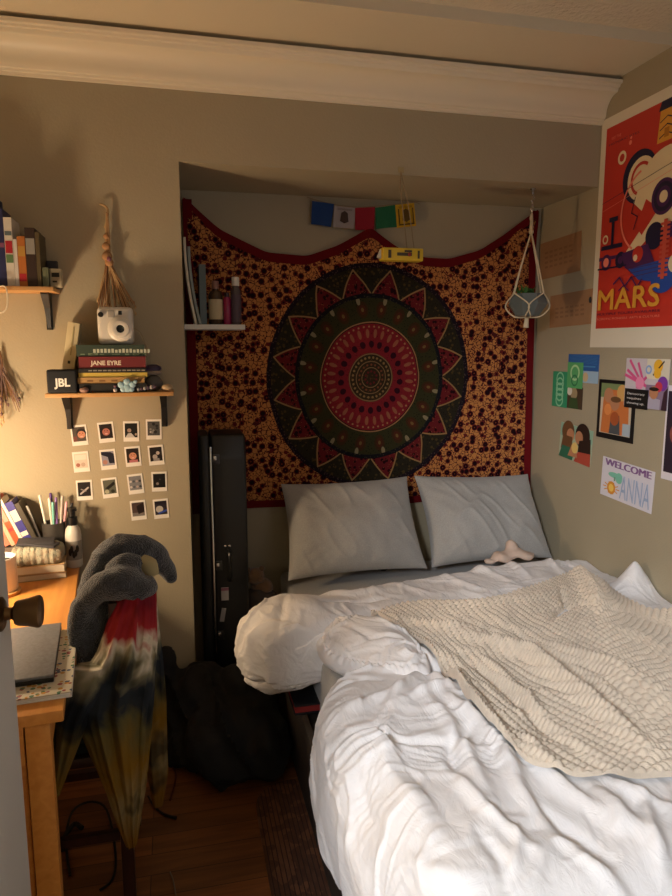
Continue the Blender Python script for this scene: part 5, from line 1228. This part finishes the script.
# pens and brushes lying on the desk
for k, (p0, p1, hx, r_) in enumerate((((20, 573), (48, 566), '#c9c0b0', .004), ((26, 577), (58, 570), '#6c6660', .004), ((30, 579), (50, 576), '#d8d2c6', .0045), ((38, 572), (62, 565), '#3c3a38', .005), ((14, 577), (34, 579), '#a89c8c', .0035))):
    A_ = at(*p0, z=DZ+r_+.0005); B_ = at(*p1, z=DZ+r_+.0005)
    lb = ['cream pen lying nearest the book stack on the desk', 'grey brush lying on the desk in front of the books', 'white marker lying on the desk closest to the room', 'dark marker lying on the desk near the white bottle', 'thin tan pencil lying on the desk near the candle'][k]
    O('pen' if k != 1 else 'brush', MB().tube([A_, A_*.3+B_*.7, B_], [r_, r_, r_*.6], M('lp_'+hx, hx, rough=.4), n=10, smooth=1), label=lb, cat='pen')

# ------------------------------------------------------------------ right wall: poster, photos, paper sheets
XW = XR-.001
def wart(p_tl, p_br, base, th=.0012, rot=0, W=None, H=None):
    a_ = at(*p_tl, x=XW); b_ = at(*p_br, x=XW)
    W = W or (a_.y-b_.y); H = H or (a_.z-b_.z)
    cy = (a_.y+b_.y)/2; cz = (a_.z+b_.z)/2
    o_ = Vector((XW, cy, cz)); ax = Vector((0, -1, 0)); ay = Vector((0, 0, 1)); R = Matrix.Rotation(rot, 3, Vector((-1, 0, 0)))
    ax = R @ ax; ay = R @ ay
    return Art(o_-ax*W/2-ay*H/2, ax, ay, (-1, 0, 0), W, H, base, th)
c = lambda h: M('ink_'+h, h, rough=.55)
RED, CRM, NVY, YLW, BLU, PUR, PNK = c('#c23324'), c('#e3cfa6'), c('#1c1636'), c('#dc9c34'), c('#24489a'), c('#4a1f50'), c('#e8806a')
PT = Art((XW, 2.590, 1.540), (0, -1, 0), (0, 0, 1), (-1, 0, 0), .61, .915, M('poster_paper', '#ded4be', rough=.5), th=.0015)
PT.rect(.055, .085, .945, .955, RED)
PT.text('VISIT THE', .11, .898, .012, PNK, wide=.10); PT.text('HISTORIC SITES', .09, .876, .009, NVY, wide=.30)
# abstract machine in cream, navy, blue and gold
PT.ring(.235, .805, .042, .018, CRM); PT.disk(.31, .853, .014, PNK); PT.disk(.315, .872, .009, PNK)
PT.poly([(.56, .80), (.90, .80), (.92, .96-.01), (.58, .96-.01)], YLW); PT.poly([(.56, .92), (.92, .92), (.92, .955), (.58, .955)], NVY)
for k in range(3): PT.line([(.58+.06*j, .885-.03*k+(.008 if j % 2 else -.008)) for j in range(6)], .004, NVY)
for k in range(4): PT.rect(.62+.07*k, .815, .66+.07*k, .85, c('#b8741c'))
PT.disk(.42, .700, .16, NVY); PT.disk(.44, .690, .13, CRM); PT.ring(.44, .69, .10, .02, RED); 
PT.poly([(.38, .60), (.50, .745), (.70, .775), (.94, .70), (.94, .50), (.66, .46)], CRM); PT.disk(.68, .690, .21, CRM, ry=.09)
PT.poly([(.33, .40), (.42, .39), (.95, .62), (.95, .70), (.76, .66)], CRM); PT.poly([(.42, .50), (.50, .60), (.62, .55), (.48, .46)], RED)
PT.ring(.52, .56, .26, .014, PNK, a0=1.9, a1=4.2)
PT.disk(.655, .590, .105, PUR); PT.disk(.655, .590, .085, NVY); PT.disk(.655, .590, .06, PUR); PT.disk(.655, .590, .035, CRM)
PT.line([(.06, .635), (.94, .735)], .002, NVY); PT.line([(.06, .60), (.5, .655), (.94, .71)], .0015, PNK); PT.line([(.40, .62), (.37, .56), (.43, .54), (.40, .49)], .004, NVY)
PT.rect(.82, .35, .88, .62, BLU); PT.rect(.905, .36, .94, .60, YLW); PT.rect(.885, .40, .90, .58, NVY)
PT.disk(.60, .445, .08, NVY); PT.disk(.72, .455, .05, PUR)
PT.rect(.06, .385, .42, .40, PUR); PT.disk(.14, .375, .052, PUR); PT.disk(.14, .375, .03, PNK); PT.disk(.29, .375, .052, NVY); PT.disk(.29, .375, .025, PUR); PT.rect(.08, .43, .30, .448, NVY); PT.rect(.18, .448, .205, .55, NVY); PT.rect(.15, .545, .24, .565, NVY); PT.ring(.12, .475, .03, .012, CRM)
PT.poly([(.30, .40), (.55, .42), (.62, .34), (.44, .30), (.34, .34)], PUR); PT.disk(.46, .385, .05, RED); PT.disk(.44, .372, .02, CRM)
PT.poly([(.38, .33), (.94, .36), (.94, .27), (.66, .26), (.48, .28)], BLU); PT.disk(.70, .265, .10, BLU, ry=.05)
for k in range(3): PT.line([(.40, .33-.018*k), (.66, .335-.015*k)], .0025, PUR)
for k in range(12): PT.rect(.66, .28+.018*k, .74, .290+.018*k, c('#c8503c'))
PT.rect(.685, .27, .715, .50, c('#c8503c'))
PT.disk(.80, .325, .055, CRM); PT.disk(.90, .255, .06, YLW); PT.rect(.06, .345, .36, .352, NVY)
PT.line([(.24, .275), (.30, .30), (.36, .26), (.42, .295), (.48, .25), (.52, .28)], .007, PUR); PT.line([(.30, .245), (.35, .265), (.40, .24)], .005, PUR)
PT.text('MARS', .085, .165, .088, YLW, wide=.60); PT.text('MARS', .094, .165, .088, YLW, wide=.60); PT.text('MARS', .090, .169, .088, YLW, wide=.60)
PT.text('MULTIPLE TOURS AVAILABLE', .085, .143, .010, NVY, wide=.62); PT.text('ROBOTIC PIONEERS  ARTS & CULTURE', .085, .122, .009, PNK, wide=.62)
O('travel_poster', PT.mb, label='large red poster with cream border and gold lettering on the right wall', cat='poster', smooth=False, fixn=False)

# kraft sheets
KR = M('kraft_paper', '#9a7350', rough=.85, var=.06, vscale=10); KI = M('kraft_ink', '#8a6444', rough=.85)
for (tl, br, lb, n_) in (((541, 243), (580, 272), 'brown kraft paper sheet with faint writing on the right wall, upper of the two', 4), ((551, 295), (592, 325), 'brown kraft paper sheet on the right wall, lower of the two, beside the poster', 3)):
    a_ = wart(tl, br, KR, rot=.03)
    for k in range(n_):
        for j in range(6): a_.rect(.14+.12*j, .28+.13*k, .22+.12*j, .34+.13*k, KI)
    O('kraft_sheet', a_.mb, label=lb, cat='paper', smooth=False, fixn=False)
O('wall_hook', MB().ball((XW-.006, 2.60, at(590, 300, x=XW).z), (.006, .006, .014), BLACKP, 2), label='little black clip at the right end of the lower kraft sheet', cat='clip')

# small pictures
SKN, HR1, HR2 = c('#b8805c'), c('#6c4a2c'), c('#2a1a14')
a_ = wart((569, 354), (598, 384), c('#2c5c9c')); a_.rect(0, 0, 1, .42, c('#9cb8cc')); a_.rect(.1, .55, .9, .6, c('#4a86b8')); a_.disk(.6, .2, .09, c('#c9b088'))
for k in range(6): a_.line([(.05, .68+.05*k), (.4, .72+.05*k), (.95, .66+.05*k)], .002, c('#3f78b4'))
O('postcard', a_.mb, label='blue seaside postcard, rightmost and highest of the overlapping cards on the right wall', cat='postcard', smooth=False, fixn=False)
def lifted(art, dx): art.mb.v = [(x_-dx, y_, z_) for x_, y_, z_ in art.mb.v]; art.o = art.o-Vector((dx, 0, 0)); return art
a_ = lifted(wart((566, 386), (582, 410), c('#4a3a2a')), .0); a_.disk(.5, .7, .2, c('#a08c68')); a_.poly([(.2, 0), (.8, 0), (.7, .5), (.3, .5)], c('#38502c')); a_.disk(.25, .8, .15, c('#d8d0c0'))
O('photo_print', a_.mb, label='small dark photo under the two green cards on the right wall', cat='photo', smooth=False, fixn=False)
a_ = lifted(wart((554, 371), (567, 408), c('#2f9468')), .002); 
for k in range(5): a_.ring(.5, .2+.15*k, .25, .06, c('#8cc9a0'))
O('green_card', a_.mb, label='narrow green card at the left of the overlapping cards on the right wall', cat='card', smooth=False, fixn=False)
a_ = lifted(wart((569, 362), (583, 389), c('#58a868')), .004); a_.ring(.5, .6, .3, .08, c('#b0d8a0')); a_.ring(.5, .3, .22, .07, c('#2c7a50'))
O('green_card', a_.mb, label='light green card lying half over the blue postcard on the right wall', cat='card', smooth=False, fixn=False)
a_ = wart((561, 423), (591, 466), c('#a8b89c'), rot=-.06)
a_.rect(.0, .62, 1, 1, c('#8cb098')); a_.disk(.25, .78, .20, HR1); a_.disk(.70, .78, .22, HR2); a_.disk(.33, .70, .12, SKN); a_.disk(.60, .70, .12, SKN)
a_.poly([(.05, .25), (.42, .3), (.4, .66), (.1, .66)], HR1); a_.poly([(.6, .3), (.98, .35), (.95, .75), (.62, .62)], HR2); a_.poly([(0, 0), (.45, 0), (.5, .35), (.1, .35)], c('#2c6a50')); a_.poly([(.5, 0), (1, 0), (.98, .35), (.6, .3)], c('#b04a38')); a_.poly([(.3, .1), (.6, .12), (.55, .4), (.4, .45)], SKN); a_.disk(.5, .38, .10, c('#e0c070'))
O('photo_print', a_.mb, label='photo of two people seen close together, hung below the green cards on the right wall', cat='photo', smooth=False, fixn=False)
fr = wart((600, 379), (633, 444), c('#0d0c0d'), th=.003); fr.rect(.08, .09, .92, .94, c('#c9b8a0')); fr.rect(.08, .7, .92, .94, c('#7a8c5c'))
fr.poly([(.12, .1), (.88, .1), (.84, .72), (.68, .84), (.30, .84), (.16, .7)], c('#c8743c')); fr.disk(.30, .74, .13, SKN); fr.disk(.66, .80, .14, c('#d0a05c')); fr.disk(.48, .62, .13, SKN); fr.disk(.5, .68, .14, HR1, ry=.05); fr.poly([(.36, .1), (.66, .1), (.62, .42), (.4, .42)], c('#4c5054')); fr.rect(.72, .1, .92, .3, c('#a8b4bc')); fr.disk(.5, .36, .12, c('#a8552c')); fr.disk(.3, .5, .1, c('#e08c4c'))
O('photo_print', fr.mb, label='black-bordered photo of a group in orange clothes on the right wall', cat='photo', smooth=False, fixn=False)
a_ = lifted(wart((628, 358), (668, 411), c('#c9c0c4')), .0045); a_.rect(.50, .60, 1, 1, c('#dcd2bc')); a_.rect(.50, .0, 1, .48, c('#8c7890'))
for x0, y0, x1, y1 in ((.1, .95, .4, .5), (.0, .65, .5, .45), (.3, .9, .45, .5), (.05, .75, .4, .48), (.5, .62, .3, .4)): a_.line([(x0, y0), (x1, y1)], .012, c('#d8588c'))
a_.disk(.36, .5, .10, c('#e88cb0')); a_.ring(.55, .78, .07, .03, c('#88a8d8')); a_.disk(.76, .86, .10, c('#e8b030')); a_.line([(.66, .68), (.88, .95)], .006, c('#2c2420')); a_.disk(.75, .72, .08, c('#e8b030')); a_.disk(.88, .52, .11, c('#7c3aa0')); a_.disk(.8, .45, .08, c('#c83c50'))
a_.poly([(.55, 0), (.85, 0), (.85, .2), (.6, .25)], c('#b0a8b8')); a_.disk(.70, .33, .10, SKN); a_.disk(.70, .40, .11, HR2, ry=.04); a_.poly([(.88, 0), (1, 0), (1, .45), (.92, .35)], c('#3c2430'))
O('collage_sheet', a_.mb, label='sheet with a pink flower drawing, yellow shapes and a small portrait on the right wall', cat='print', smooth=False, fixn=False)
a_ = lifted(wart((627, 388), (649, 410), c('#100e0e')), .0075)
for k, s_ in enumerate(('Democracy', 'requires', 'showing up.')): a_.text(s_, .12, .66-.24*k, .15, c('#e6e2dc'), wide=[.74, .6, .74][k])
O('sticker_card', a_.mb, label='black card with white lettering over the corner of the collage on the right wall', cat='card', smooth=False, fixn=False)
a_ = wart((603, 457), (652, 513), c('#d9d4dc'), rot=-.035)
a_.text('WELCOME', .05, .80, .17, c('#7c5088'), wide=.88); a_.text('WELCOME', .07, .80, .17, c('#7c5088'), wide=.88)
a_.disk(.26, .60, .12, c('#7cc0a8'), ry=.07); a_.disk(.36, .56, .07, c('#7cc0a8')); a_.rect(.26, .46, .29, .56, c('#6c9c7c'))
a_.disk(.22, .26, .085, c('#d8902c')); a_.disk(.22, .26, .05, c('#f0c860'))
for k in range(10): g_ = 2*PI*k/10; a_.line([(.22+.10*math.cos(g_), .26+.09*math.sin(g_)), (.22+.165*math.cos(g_), .26+.15*math.sin(g_))], .004, c('#d8902c'))
a_.text('ANNA', .40, .08, .58, c('#9cacc8'), wide=.56)
for k in range(9): a_.line([(.42+.06*k, .1), (.43+.06*k, .66)], .0016, c('#b8c4dc'))
O('welcome_card', a_.mb, label='hand-drawn welcome card with a sun and blue letters on the right wall', cat='card', smooth=False, fixn=False)
a_ = wart((668, 385), (690, 486), c('#e0d8dc')); a_.rect(.06, .08, .94, .94, c('#2a1c2c')); a_.disk(.5, .5, .3, c('#8c4a40'))
O('photo_print', a_.mb, label='white-bordered dark print at the right edge of the photo, beside the welcome card', cat='photo', smooth=False, fixn=False)
